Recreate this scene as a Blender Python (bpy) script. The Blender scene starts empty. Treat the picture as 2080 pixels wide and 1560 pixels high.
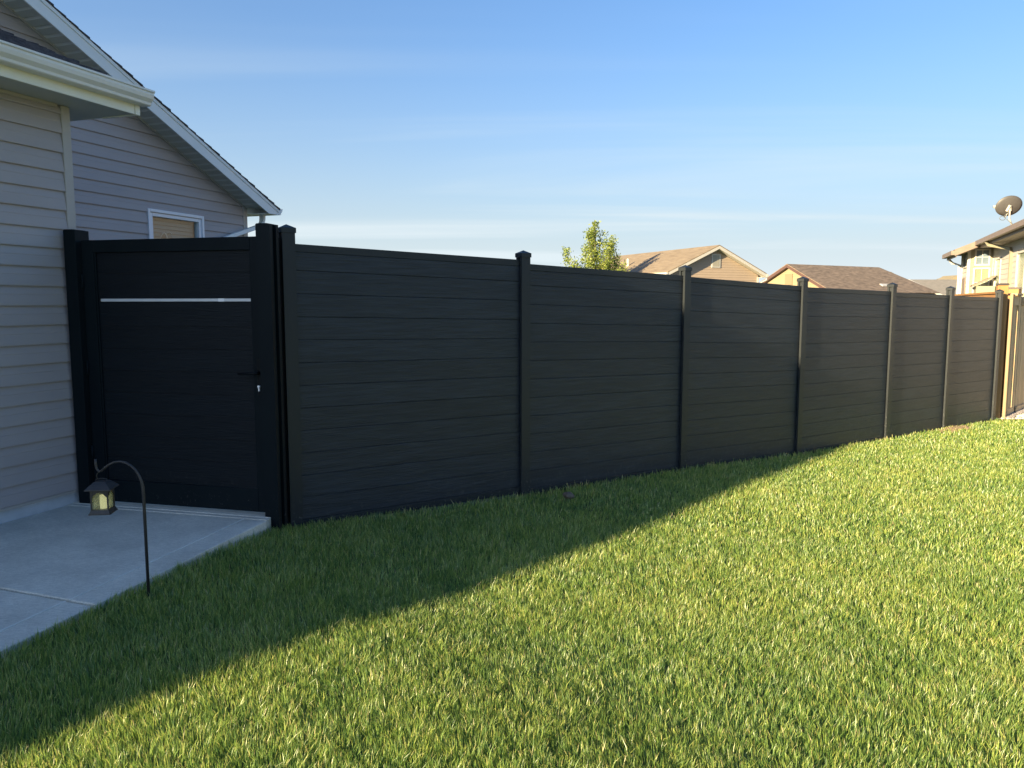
import bpy, math, random
import numpy as np
from mathutils import Vector, Matrix
R = math.radians
sc = bpy.context.scene
COL = sc.collection

# ------------------------------------------------------------------ camera, light, exposure
SUN_AZ, SUN_EL = 228.5, 15.0          # azimuth clockwise from +Y
PITCH = math.atan(164 / 1560.0)
cam = bpy.data.cameras.new('camera')
cam.sensor_width = 36.0
cam.lens = 36.0 * 1560 / 2080
cam.clip_start = 0.05
cam.clip_end = 3000
cam_o = bpy.data.objects.new('camera', cam)
COL.objects.link(cam_o)
cam_o.location = (0, 0, 1.5)
cam_o.rotation_euler = (math.pi / 2 - PITCH, 0, 0)
sc.camera = cam_o

world = bpy.data.worlds.new('World')
sc.world = world
world.use_nodes = True
wn = world.node_tree
bgn = wn.nodes['Background']
sky = wn.nodes.new('ShaderNodeTexSky')
sky.sky_type = 'NISHITA'
sky.sun_disc = False
sky.sun_elevation = R(SUN_EL)
sky.sun_rotation = R(SUN_AZ)
sky.air_density = 1.2
sky.dust_density = 2.6
sky.ozone_density = 7.0
SKY_STRENGTH = 0.062
bgn.inputs[1].default_value = SKY_STRENGTH
# thin high cirrus: a flat cloud layer seen along the view direction
tc = wn.nodes.new('ShaderNodeTexCoord')
sep = wn.nodes.new('ShaderNodeSeparateXYZ')
wn.links.new(tc.outputs['Generated'], sep.inputs[0])
def wmath(op, a, b=None, clamp=False):
    n = wn.nodes.new('ShaderNodeMath'); n.operation = op; n.use_clamp = clamp
    for i, v in enumerate((a, b)):
        if v is None: continue
        if isinstance(v, (int, float)): n.inputs[i].default_value = v
        else: wn.links.new(v, n.inputs[i])
    return n.outputs[0]
zz = wmath('MAXIMUM', wmath('ADD', sep.outputs[2], 0.06), 0.02)
px_ = wmath('DIVIDE', sep.outputs[0], zz)
py_ = wmath('DIVIDE', sep.outputs[1], zz)
comb = wn.nodes.new('ShaderNodeCombineXYZ')
wn.links.new(px_, comb.inputs[0]); wn.links.new(py_, comb.inputs[1])
mp = wn.nodes.new('ShaderNodeMapping')
mp.inputs['Rotation'].default_value = (0, 0, R(14))
mp.inputs['Scale'].default_value = (0.10, 0.42, 1)
mp.inputs['Location'].default_value = (0.3, 0.55, 0)
wn.links.new(comb.outputs[0], mp.inputs[0])
cn = wn.nodes.new('ShaderNodeTexNoise')
cn.inputs['Scale'].default_value = 1.3
cn.inputs['Detail'].default_value = 5
cn.inputs['Roughness'].default_value = 0.5
cn.inputs['Distortion'].default_value = 0.5
wn.links.new(mp.outputs[0], cn.inputs['Vector'])
cr = wn.nodes.new('ShaderNodeMapRange')
cr.interpolation_type = 'SMOOTHSTEP'
cr.inputs[1].default_value = 0.47; cr.inputs[2].default_value = 0.80
cr.inputs[3].default_value = 0.0; cr.inputs[4].default_value = 0.62
wn.links.new(cn.outputs['Fac'], cr.inputs[0])
# general thin veil that thickens with the air path toward the horizon
veil = wmath('MULTIPLY', wmath('POWER', wmath('SUBTRACT', 1.0, wmath('MAXIMUM', sep.outputs[2], 0.0), True), 6.0), 1.2)
cf = wmath('ADD', cr.outputs[0], veil, True)
mix = wn.nodes.new('ShaderNodeMix'); mix.data_type = 'RGBA'
wn.links.new(cf, mix.inputs[0])
wn.links.new(sky.outputs[0], mix.inputs[6])
mix.inputs[7].default_value = (2.9, 3.3, 3.5, 1)
wn.links.new(mix.outputs[2], bgn.inputs[0])

sun = bpy.data.lights.new('sun', 'SUN')
sun.energy = 4.45
sun.angle = R(0.6)
sun.color = (1.0, 0.79, 0.47)
sun_o = bpy.data.objects.new('sun', sun)
COL.objects.link(sun_o)
sdir = Vector((math.sin(R(SUN_AZ)) * math.cos(R(SUN_EL)), math.cos(R(SUN_AZ)) * math.cos(R(SUN_EL)), math.sin(R(SUN_EL))))
sun_o.rotation_euler = sdir.to_track_quat('Z', 'Y').to_euler()
sun_o.location = sdir * 60

sc.view_settings.view_transform = 'Standard'
sc.view_settings.look = 'None'
sc.view_settings.gamma = 1
sc.view_settings.use_curve_mapping = False
sc.view_settings.exposure = 2.12
sc.render.engine = 'CYCLES'

# ------------------------------------------------------------------ helpers
def meta(o, label=None, cat=None, group=None, kind=None):
    if label: o['label'] = label
    if cat: o['category'] = cat
    if group: o['group'] = group
    if kind: o['kind'] = kind
    return o
def empty(name, loc=(0, 0, 0), rz=0.0):
    o = bpy.data.objects.new(name, None)
    o.location = loc; o.rotation_euler = (0, 0, R(rz)); o.empty_display_size = .2
    COL.objects.link(o); return o
class MB:
    def __init__(s): s.v = []; s.f = []
    def add(s, vs, fs):
        b = len(s.v); s.v += [tuple(v) for v in vs]; s.f += [[b + i for i in f] for f in fs]; return s
    def hexa(s, p):   # 8 points: bottom loop ccw then top loop ccw
        return s.add(p, [(3, 2, 1, 0), (4, 5, 6, 7), (0, 1, 5, 4), (1, 2, 6, 5), (2, 3, 7, 6), (3, 0, 4, 7)])
    def box(s, a, b):
        x0, y0, z0 = a; x1, y1, z1 = b
        return s.hexa([(x0, y0, z0), (x1, y0, z0), (x1, y1, z0), (x0, y1, z0), (x0, y0, z1), (x1, y0, z1), (x1, y1, z1), (x0, y1, z1)])
    def extrude(s, prof, place0, place1):
        """prof: closed 2D loop; place(p) -> 3D point at each end"""
        n = len(prof)
        vs = [place0(p) for p in prof] + [place1(p) for p in prof]
        fs = [(i, (i + 1) % n, n + (i + 1) % n, n + i) for i in range(n)]
        fs += [tuple(range(n - 1, -1, -1)), tuple(range(n, 2 * n))]
        return s.add(vs, fs)
    def tube(s, pts, r, k=8, cap=True, sq=None):
        pts = [Vector(p) for p in pts]; n = len(pts); rs = r if isinstance(r, (list, tuple)) else [r] * n
        vs = []; ref = None
        for i, p in enumerate(pts):
            t = (pts[min(i + 1, n - 1)] - pts[max(i - 1, 0)]).normalized()
            if ref is None: ref = Vector((0, 0, 1)) if abs(t.z) < .9 else Vector((1, 0, 0))
            a = (ref - t * ref.dot(t)).normalized(); b = t.cross(a); ref = a
            for j in range(k):
                th = 2 * math.pi * (j + .5) / k
                if sq: ca, sa = sq[0] * (1 if math.cos(th) > 0 else -1), sq[1] * (1 if math.sin(th) > 0 else -1)
                else: ca, sa = math.cos(th), math.sin(th)
                vs.append(p + a * ca * rs[i] + b * sa * rs[i])
        fs = [(i * k + j, i * k + (j + 1) % k, (i + 1) * k + (j + 1) % k, (i + 1) * k + j) for i in range(n - 1) for j in range(k)]
        if cap: fs += [tuple(range(k - 1, -1, -1)), tuple(range((n - 1) * k, n * k))]
        return s.add(vs, fs)
    def build(s, name, mat, parent=None, smooth=False, bevel=0, **kw):
        m = bpy.data.meshes.new(name); m.from_pydata(s.v, [], s.f); m.update()
        import bmesh
        bm = bmesh.new(); bm.from_mesh(m); bmesh.ops.recalc_face_normals(bm, faces=bm.faces)
        if bevel: bmesh.ops.bevel(bm, geom=list(bm.edges), offset=bevel, segments=1, affect='EDGES', clamp_overlap=True)
        bm.to_mesh(m); bm.free()
        if smooth:
            m.polygons.foreach_set('use_smooth', [True] * len(m.polygons))
        m.materials.append(mat)
        o = bpy.data.objects.new(name, m); COL.objects.link(o)
        if parent: o.parent = parent
        return meta(o, **kw)

def mat(name, col, col2=None, rough=.6, scale=8., stretch=(1, 1, 1), bump=0., bscale=None, detail=5, spec=.5, metal=0., lo=.35, hi=.65, rand=0., coord='Object', emit=None, col3=None, s3=1.0):
    m = bpy.data.materials.new(name); m.use_nodes = True; nt = m.node_tree; L = nt.links
    b = nt.nodes['Principled BSDF']
    b.inputs['Roughness'].default_value = rough; b.inputs['Metallic'].default_value = metal
    b.inputs['Specular IOR Level'].default_value = spec
    t = nt.nodes.new('ShaderNodeTexCoord'); mpg = nt.nodes.new('ShaderNodeMapping')
    mpg.inputs['Scale'].default_value = stretch
    L.new(t.outputs[coord], mpg.inputs[0])
    oi = nt.nodes.new('ShaderNodeObjectInfo')
    ad = nt.nodes.new('ShaderNodeVectorMath'); ad.operation = 'ADD'
    ml = nt.nodes.new('ShaderNodeMath'); ml.operation = 'MULTIPLY'; ml.inputs[1].default_value = 37.0
    L.new(oi.outputs['Random'], ml.inputs[0])
    if rand: L.new(mpg.outputs[0], ad.inputs[0]); L.new(ml.outputs[0], ad.inputs[1]); vec = ad.outputs[0]
    else: vec = mpg.outputs[0]
    n = nt.nodes.new('ShaderNodeTexNoise'); n.inputs['Scale'].default_value = scale; n.inputs['Detail'].default_value = detail
    n.inputs['Roughness'].default_value = .6
    L.new(vec, n.inputs['Vector'])
    mr = nt.nodes.new('ShaderNodeMapRange'); mr.inputs[1].default_value = lo; mr.inputs[2].default_value = hi
    L.new(n.outputs['Fac'], mr.inputs[0])
    mx = nt.nodes.new('ShaderNodeMix'); mx.data_type = 'RGBA'
    mx.inputs[6].default_value = (*col, 1); mx.inputs[7].default_value = (*(col2 or col), 1)
    L.new(mr.outputs[0], mx.inputs[0])
    out = mx.outputs[2]
    if col3:
        n3 = nt.nodes.new('ShaderNodeTexNoise'); n3.inputs['Scale'].default_value = s3; n3.inputs['Detail'].default_value = 3
        L.new(t.outputs[coord], n3.inputs['Vector'])
        m3 = nt.nodes.new('ShaderNodeMapRange'); m3.inputs[1].default_value = .5; m3.inputs[2].default_value = .72; m3.inputs[4].default_value = .8
        L.new(n3.outputs['Fac'], m3.inputs[0])
        x3 = nt.nodes.new('ShaderNodeMix'); x3.data_type = 'RGBA'; x3.inputs[7].default_value = (*col3, 1)
        L.new(m3.outputs[0], x3.inputs[0]); L.new(out, x3.inputs[6]); out = x3.outputs[2]
    if rand:
        hs = nt.nodes.new('ShaderNodeHueSaturation')
        m2 = nt.nodes.new('ShaderNodeMapRange'); m2.inputs[3].default_value = 1 - rand; m2.inputs[4].default_value = 1 + rand
        L.new(oi.outputs['Random'], m2.inputs[0]); L.new(m2.outputs[0], hs.inputs['Value'])
        L.new(out, hs.inputs['Color']); out = hs.outputs[0]
    L.new(out, b.inputs['Base Color'])
    if bump:
        n2 = nt.nodes.new('ShaderNodeTexNoise'); n2.inputs['Scale'].default_value = bscale or scale * 3; n2.inputs['Detail'].default_value = 4
        L.new(vec, n2.inputs['Vector'])
        bp = nt.nodes.new('ShaderNodeBump'); bp.inputs['Strength'].default_value = bump; bp.inputs['Distance'].default_value = .01
        L.new(n2.outputs['Fac'], bp.inputs['Height']); L.new(bp.outputs[0], b.inputs['Normal'])
    if emit:
        b.inputs['Emission Color'].default_value = (*emit[0], 1); b.inputs['Emission Strength'].default_value = emit[1]
    return m

M = {}
def dust(m, z0, z1, amt, colr=(.20, .19, .16), sc=34, thr=.56):
    nt = m.node_tree; L = nt.links; b = nt.nodes['Principled BSDF']; src = b.inputs['Base Color'].links[0].from_socket
    t = nt.nodes.new('ShaderNodeTexCoord'); sp = nt.nodes.new('ShaderNodeSeparateXYZ'); L.new(t.outputs['Object'], sp.inputs[0])
    g = nt.nodes.new('ShaderNodeMapRange'); g.inputs[1].default_value = z0; g.inputs[2].default_value = z1; g.inputs[3].default_value = 1; g.inputs[4].default_value = 0
    L.new(sp.outputs[2], g.inputs[0])
    n = nt.nodes.new('ShaderNodeTexNoise'); n.inputs['Scale'].default_value = sc; n.inputs['Detail'].default_value = 6; n.inputs['Roughness'].default_value = .7
    L.new(t.outputs['Object'], n.inputs['Vector'])
    r_ = nt.nodes.new('ShaderNodeMapRange'); r_.inputs[1].default_value = thr; r_.inputs[2].default_value = thr + .14
    L.new(n.outputs['Fac'], r_.inputs[0])
    a = nt.nodes.new('ShaderNodeMath'); a.operation = 'MULTIPLY'; L.new(g.outputs[0], a.inputs[0]); L.new(r_.outputs[0], a.inputs[1])
    c = nt.nodes.new('ShaderNodeMath'); c.operation = 'MULTIPLY'; c.inputs[1].default_value = amt; L.new(a.outputs[0], c.inputs[0])
    x = nt.nodes.new('ShaderNodeMix'); x.data_type = 'RGBA'; x.inputs[7].default_value = (*colr, 1)
    L.new(c.outputs[0], x.inputs[0]); L.new(src, x.inputs[6]); L.new(x.outputs[2], b.inputs['Base Color'])
M['board'] = mat('charcoal_composite', (.0065, .0115, .0190), (.0185, .027, .040), rough=.5, scale=5, stretch=(3, .55, 9), bump=.28, bscale=14, lo=.40, hi=.74, rand=.12, detail=8, spec=.5)
M['post'] = mat('black_powder_coat', (.0115, .016, .0205), (.0145, .019, .0235), rough=.45, scale=3, stretch=(1, 1, .3), spec=.4, bump=.05, bscale=300)
M['gatemetal'] = mat('gate_powder_coat', (.0022, .006, .009), (.004, .009, .012), rough=.6, scale=3, stretch=(1, 1, .4), spec=.14, bump=.05, bscale=300)
M['gateboard'] = mat('gate_composite', (.0012, .0042, .0075), (.003, .0072, .0115), spec=.25, rough=.6, scale=5, stretch=(3, .55, 9), bump=.4, bscale=14, lo=.38, hi=.78, rand=.08, detail=8)
dust(M['board'], -.25, .22, .28, sc=22); dust(M['post'], -.2, .22, .9, (.33, .32, .29), 40, .58); dust(M['gatemetal'], .05, .26, .4, (.33, .34, .33), 40, .60); dust(M['gateboard'], .2, .4, .12, sc=25)
M['darkgroove'] = mat('groove_black', (.006, .006, .008), rough=.8)
M['silver'] = mat('brushed_aluminium', (.58, .60, .63), (.66, .68, .70), rough=.4, scale=20, stretch=(1, .2, 1), metal=.1)
M['siding'] = mat('taupe_vinyl', (.365, .335, .335), (.40, .368, .366), rough=.5, scale=1.4, stretch=(1, .5, 2.2), bump=.10, bscale=26, detail=6, spec=.35)
M['trim'] = mat('taupe_trim', (.40, .375, .345), (.43, .405, .375), rough=.5, scale=2)
M['white'] = mat('white_aluminium', (.74, .78, .78), (.80, .83, .82), rough=.4, scale=1.6, stretch=(1, 1, 1), spec=.45, bump=.02, bscale=30)
M['gutter'] = mat('cream_gutter', (.74, .75, .74), (.80, .81, .80), rough=.4, scale=1.2, stretch=(2, .5, 4), col3=(.70, .69, .64), s3=1.2)
M['cream'] = mat('stained_fascia', (.78, .765, .62), (.84, .84, .76), rough=.45, scale=1.5, stretch=(1, .6, 5))
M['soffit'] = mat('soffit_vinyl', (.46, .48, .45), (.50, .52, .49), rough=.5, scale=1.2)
M['rib'] = mat('soffit_rib_lit', (.58, .61, .60), rough=.5)  # paler than the soffit: light caught by the rib faces is painted in
M['window'] = mat('white_vinyl_frame', (.78, .80, .84), rough=.35)
M['shingle_dark'] = mat('charcoal_shingle', (.035, .036, .046), (.105, .10, .105), rough=.9, scale=9, stretch=(1, 2, 1), bump=.5, bscale=90, lo=.3, hi=.7)
M['concrete_wall'] = mat('foundation_concrete', (.42, .46, .50), (.56, .60, .64), rough=.9, scale=3.2, bump=.4, bscale=22, col3=(.66, .70, .76), s3=4)
M['blind'] = mat('beige_blind', (.50, .47, .36), rough=.6)
def glass_mat(name, tint=(.75, .8, .82), gloss=.22):
    m = bpy.data.materials.new(name); m.use_nodes = True; nt = m.node_tree; nt.nodes.clear()
    o = nt.nodes.new('ShaderNodeOutputMaterial'); mx = nt.nodes.new('ShaderNodeMixShader')
    t = nt.nodes.new('ShaderNodeBsdfTransparent'); g = nt.nodes.new('ShaderNodeBsdfGlossy')
    t.inputs[0].default_value = (*tint, 1); g.inputs['Roughness'].default_value = .03
    mx.inputs[0].default_value = gloss
    nt.links.new(t.outputs[0], mx.inputs[1]); nt.links.new(g.outputs[0], mx.inputs[2]); nt.links.new(mx.outputs[0], o.inputs[0])
    return m
M['glass'] = glass_mat('window_glass', (.88, .92, .92), .10)

# concrete slab
def concrete():
    m = mat('brushed_concrete', (.53, .505, .44), (.72, .69, .60), rough=.85, scale=2.6, bump=.0, detail=10, lo=.3, hi=.7)
    nt = m.node_tree; L = nt.links; b = nt.nodes['Principled BSDF']; t = [n for n in nt.nodes if n.bl_idname == 'ShaderNodeTexCoord'][0]
    mx = [n for n in nt.nodes if n.bl_idname == 'ShaderNodeMix'][0]
    mg = nt.nodes.new('ShaderNodeMapping'); mg.inputs['Rotation'].default_value = (0, 0, R(-16)); mg.inputs['Scale'].default_value = (26, 240, 60)
    L.new(t.outputs['Object'], mg.inputs[0])
    n = nt.nodes.new('ShaderNodeTexNoise'); n.inputs['Scale'].default_value = 1; n.inputs['Detail'].default_value = 4
    L.new(mg.outputs[0], n.inputs['Vector'])
    n2 = nt.nodes.new('ShaderNodeTexNoise'); n2.inputs['Scale'].default_value = 130; n2.inputs['Detail'].default_value = 3
    L.new(t.outputs['Object'], n2.inputs['Vector'])
    r = nt.nodes.new('ShaderNodeMapRange'); r.inputs[1].default_value = .3; r.inputs[2].default_value = .75; r.inputs[3].default_value = .80; r.inputs[4].default_value = 1.16
    L.new(n.outputs['Fac'], r.inputs[0])
    v = nt.nodes.new('ShaderNodeMapRange'); v.inputs[1].default_value = .3; v.inputs[2].default_value = .7; v.inputs[3].default_value = .88; v.inputs[4].default_value = 1.10
    L.new(n2.outputs['Fac'], v.inputs[0])
    ml = nt.nodes.new('ShaderNodeMath'); ml.operation = 'MULTIPLY'; L.new(r.outputs[0], ml.inputs[0]); L.new(v.outputs[0], ml.inputs[1])
    sm = nt.nodes.new('ShaderNodeVectorMath'); sm.operation = 'SCALE'
    L.new(mx.outputs[2], sm.inputs[0]); L.new(ml.outputs[0], sm.inputs['Scale'])
    L.new(sm.outputs[0], b.inputs['Base Color'])
    bp = nt.nodes.new('ShaderNodeBump'); bp.inputs['Strength'].default_value = .5; bp.inputs['Distance'].default_value = .003
    L.new(ml.outputs[0], bp.inputs['Height']); L.new(bp.outputs[0], b.inputs['Normal'])
    return m
M['slab'] = concrete()
M['slab_edge'] = mat('trowelled_concrete', (.60, .60, .55), (.72, .715, .66), rough=.7, scale=14, bump=.2)

# ------------------------------------------------------------------ frames of the place
P0 = np.array([-1.522, 5.10]); FA = 53.2
FD = np.array([math.sin(R(FA)), math.cos(R(FA))]); FN = np.array([FD[1], -FD[0]])
def ground_z(x, y):
    s = (x - P0[0]) * FD[0] + (y - P0[1]) * FD[1]
    z = np.interp(s, [-6, -1.2, -.45, .25, 2.06, 4.05, 6.04, 8.04, 9.66, 11.3, 14, 20], [.056, .052, .030, -.042, -.115, -.155, -.235, -.275, -.290, -.335, -.36, -.38])
    far = np.clip((np.hypot(x, y) - 22) / 30, 0, 1)
    return z * (1 - far) + (-.38) * far

# ground sheet, to the horizon
gx = np.concatenate([-np.geomspace(1200, 12, 14), np.arange(-11, 16.1, .5), np.geomspace(18, 1200, 14)])
gy = np.concatenate([-np.geomspace(1200, 12, 14), np.arange(-11, 20.1, .5), np.geomspace(22, 1500, 14)])
X, Y = np.meshgrid(gx, gy, indexing='ij'); Z = ground_z(X, Y) - .01
nx, ny = X.shape
V = np.stack([X.ravel(), Y.ravel(), Z.ravel()], 1)
F = [(i * ny + j, (i + 1) * ny + j, (i + 1) * ny + j + 1, i * ny + j + 1) for i in range(nx - 1) for j in range(ny - 1)]
gm = bpy.data.meshes.new('ground'); gm.from_pydata(V.tolist(), [], F); gm.update()
M['soil'] = mat('turf_soil', (.045, .075, .018), (.085, .11, .032), rough=.95, scale=5, bump=.3, bscale=40)
gm.materials.append(M['soil'])
go = bpy.data.objects.new('ground', gm); COL.objects.link(go); meta(go, kind='structure')

# ------------------------------------------------------------------ path of concrete slabs
path = empty('path'); path['kind'] = 'structure'
EA = R(14.5); ed = Vector((math.sin(EA), math.cos(EA), 0)); en = Vector((-ed.y, ed.x, 0))   # along, and toward the house
E0 = Vector((-1.612, 4.925, 0))                                                         # right corner at gate
gd = Vector((math.sin(R(-76)), math.cos(R(-76)), 0))
def slab_z(x, y): return .08
joint = Vector((-1.995, 3.51, 0)); jd = Vector((-2.565 + 1.995, 3.719 - 3.51, 0)).normalized()
def isect(p, d, q, e):
    den = d.x * e.y - d.y * e.x; t = ((q.x - p.x) * e.y - (q.y - p.y) * e.x) / den; return p + d * t
jE = isect(E0, ed, joint, jd)
wl = Vector((-3.112, 5.392, 0)); wd = Vector((math.sin(R(20)), math.cos(R(20)), 0))
def slab(A, B, C, D, name='concrete_slab', top=.08):   # A,B right edge (near, far), C,D left (far, near)
    b = MB(); strip = .165
    for k, z in ((0, top),):
        pass
    def prism(pts, z1, m, nm='concrete_slab', bev=.004):
        mb = MB(); n = len(pts)
        mb.add([(p.x, p.y, -.16) for p in pts] + [(p.x, p.y, z1) for p in pts], [tuple(range(n - 1, -1, -1)), tuple(range(n, 2 * n))] + [(i, (i + 1) % n, n + (i + 1) % n, n + i) for i in range(n)])
        return mb.build(nm, m, path, bevel=bev)
    A2 = A + (D - A).normalized() * strip; B2 = B + (C - B).normalized() * strip
    g = .004
    A3 = A + (D - A).normalized() * (strip + .007); B3 = B + (C - B).normalized() * (strip + .010)
    prism([A, B, B2, A2], top - .001, M['slab'], 'slab_border')
    prism([A2, B2, B3, A3], top + .0015, M['slab_edge'], 'tooled_edge', .0006)
    prism([A3, B3, C, D], top, M['slab'], name)
near_r = E0 - ed * 5.2; near_l = wl - wd * 5.2 + Vector((.01, 0, 0))
wallj = isect(wl, wd, joint, jd); gateL = isect(wl, wd, E0, gd)
g2 = jd * 0; off = Vector((-jd.y, jd.x, 0)).normalized() * .010
if off.dot(ed) < 0: off = -off
slab(jE + off, E0, gateL, wallj + off)
slab(near_r, jE - off, wallj - off, near_l)
# strip of lighter concrete finishing the slab under the gate, and the slab beyond the gate
mb = MB(); q = [E0 + Vector((.0, .004, 0)), E0 + Vector((.008, .045, 0)), gateL + Vector((.01, .045, 0)), gateL + Vector((0, .004, 0))]
mb.add([(p.x, p.y, -.16) for p in q] + [(p.x, p.y, .0835) for p in q], [(3, 2, 1, 0), (4, 5, 6, 7), (0, 1, 5, 4), (1, 2, 6, 5), (2, 3, 7, 6), (3, 0, 4, 7)])
mb.build('tooled_edge', M['slab'], path, bevel=.003)
mb = MB(); q = [E0 + Vector((.009, .049, 0)), E0 + ed * 4, gateL + wd * 4, gateL + Vector((.01, .049, 0))]
mb.add([(p.x, p.y, -.16) for p in q] + [(p.x, p.y, .087) for p in q], [(3, 2, 1, 0), (4, 5, 6, 7), (0, 1, 5, 4), (1, 2, 6, 5), (2, 3, 7, 6), (3, 0, 4, 7)])
mb.build('concrete_slab', M['slab'], path, bevel=.003)

# ------------------------------------------------------------------ the near house (local x = outward, y = along the wall away, z up)
HK_ = 1.027
house = empty('house', (-3.03 * HK_, 5.25 * HK_, 1.5 - 1.5 * HK_), -20)
house.scale = (HK_, HK_, HK_)
meta(house, 'taupe vinyl sided house with white soffits beside the black gate', 'house')
WO = -2.40                                # gable wall plane
PKS, PKZ = -2.60, 6.32                   # peak of the big gable at the rake plane
FARS, NEARS = .452, .460
def rake_top(s): return PKZ - FARS * (s - PKS) if s > PKS else PKZ - NEARS * (PKS - s)
SOF = .165
def siding(par, x0, y0, y1, z0, z1, e, m, prof=.018, clip=None, holes=(), name='siding_board', flip=1, rise=None):
    """courses of lap siding on a wall plane x=x0 facing +x; clip(z)->(ymin,ymax)"""
    k = 0; z = z0
    while z < z1 - .01:
        zt = min(z + e, z1)
        pr = [(-.006, 0), (prof, 0), (prof + .001, .007), (prof * .62, (zt - z) * .55), (prof * .66, (zt - z) * .60), (.002, zt - z), (-.006, zt - z)]
        spans = [(y0, y1)]
        for (ha, hb, hz0, hz1) in holes:
            if hz0 < z + e * .5 < hz1:
                ns = []
                for a, b in spans:
                    if hb <= a or ha >= b: ns.append((a, b)); continue
                    if ha > a: ns.append((a, ha))
                    if hb < b: ns.append((hb, b))
                spans = ns
        for a, b in spans:
            def P(end):
                def f(p):
                    zz_ = z + p[1]; yy = a if end == 0 else b
                    if clip:
                        lo, hi = clip(zz_); yy = min(max(yy, lo), hi)
                    return (x0 + flip * p[0], yy, zz_)
                return f
            if clip:
                lo, hi = clip(z + .001)
                if hi - lo < .03 or a > hi - .02 or b < lo + .02: continue
            MB().extrude(pr, P(0), P(1)).build(name, m, par)
        z = zt; k += 1

# near wall
siding(house, 0.0, -2.1, .030, .215, 2.81, .127, M['siding'])
MB().box((-2.40, -2.1, .215), (-.008, .031, 2.84)).build('wall_core', M['trim'], house)
siding(house, 0.0, 0, 0, 0, 0, .127, M['siding'])
MB().box((-.05, .032, .215), (.020, .098, 2.81)).build('corner_trim', M['trim'], house, bevel=.003)
MB().box((-2.38, -2.08, -.2), (-.004, .09, .205)).build('foundation', M['concrete_wall'], house)
MB().box((.001, -2.1, .196), (.016, .09, .213)).build('starter_strip', M['trim'], house)
# top trim under soffit
MB().box((.001, -2.1, 2.79), (.022, 0, 2.812)).build('frieze_strip', M['trim'], house)
# soffit of the low eave
MB().box((-.35, -2.5, 2.813), (.288, .40, 2.822)).build('soffit', M['soffit'], house)
MB().box((-.02, .395, 2.806), (.288, .412, 2.90)).build('soffit_return', M['white'], house)
MB().box((.290, -2.5, 2.805), (.305, .37, 2.905)).build('fascia', M['cream'], house)
MB().box((.289, .374, 2.803), (.309, .416, 2.907)).build('fascia_cap', M['cream'], house, bevel=.002)
# K style gutter
gp = [(.306, 2.968), (.306, 2.868), (.372, 2.868), (.380, 2.874), (.383, 2.890), (.404, 2.912), (.411, 2.935), (.411, 2.950), (.421, 2.956), (.421, 2.968), (.412, 2.970), (.410, 2.958), (.404, 2.956), (.402, 2.935), (.396, 2.918), (.376, 2.896), (.372, 2.876), (.314, 2.876), (.314, 2.968)]
g_ = MB().extrude(gp, lambda p: (p[0], -2.5, p[1]), lambda p: (p[0], .445, p[1])).build('gutter', M['gutter'], house)
ec = [(.306, 2.968), (.306, 2.868), (.372, 2.868), (.380, 2.874), (.383, 2.890), (.404, 2.912), (.411, 2.935), (.411, 2.950), (.421, 2.956), (.421, 2.968)]
MB().extrude(ec, lambda p: (p[0], .443, p[1]), lambda p: (p[0], .4465, p[1])).build('gutter_end_cap', M['gutter'], g_)
# low roof with shingle courses
rb = MB(); sl = .42
def roofz(x): return 2.955 + sl * (.36 - x)
n_c = 21; rng = random.Random(3)
for k in range(n_c):
    xa = .37 - k * .128; xb = xa - .16
    y = -2.5
    while y < .44:
        w = rng.choice((.09, .13, .17, .23)); y2 = min(y + w, .455 + rng.uniform(-.004, .004)); t = rng.choice((.008, .012, .017))
        if y2 - y > .01:
            xo = xa + rng.uniform(-.002, .002)
            rb.hexa([(xb, y, roofz(xb)), (xo, y, roofz(xo)), (xo, y2, roofz(xo)), (xb, y2, roofz(xb)),
                     (xb, y, roofz(xb) + .003), (xo, y, roofz(xo) + t + .005), (xo, y2, roofz(xo) + t + .005), (xb, y2, roofz(xb) + .003)])
        y = y2 if w else y + .1
        if y >= .44: break
rb.build('shingles', M['shingle_dark'], house, kind='stuff')
MB().hexa([(WO, -2.5, roofz(WO) - .05), (.34, -2.5, roofz(.34) - .05), (.34, .44, roofz(.34) - .05), (WO, .44, roofz(WO) - .05),
           (WO, -2.5, roofz(WO) - .001), (.34, -2.5, roofz(.34) - .001), (.34, .44, roofz(.34) - .001), (WO, .44, roofz(WO) - .001)]).build('roof_deck', M['white'], house)
MB().hexa([(WO, .40, 2.82), (.25, .40, 2.82), (.25, .43, 2.82), (WO, .43, 2.82), (WO, .40, roofz(WO) - .06), (.25, .40, roofz(.25) - .06), (.25, .43, roofz(.25) - .06), (WO, .43, roofz(WO) - .06)]).build('gable_return', M['white'], house)

# gable wall
GC = 4.86                                  # far corner of the gable wall
def gclip(z):
    zt = z + SOF
    lo = PKS - (PKZ - zt) / NEARS; hi = PKS + (PKZ - zt) / FARS
    return (max(lo, -10.1), min(hi, GC - .07))
WIN = (3.15, 4.01, 1.25, 2.57)             # y0,y1,z0,z1
siding(house, WO, -10.7, GC - .07, .262, 6.3, .127, M['siding'], clip=gclip, holes=((WIN[0] - .02, WIN[1] + .02, WIN[2], WIN[3]),))
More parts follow.
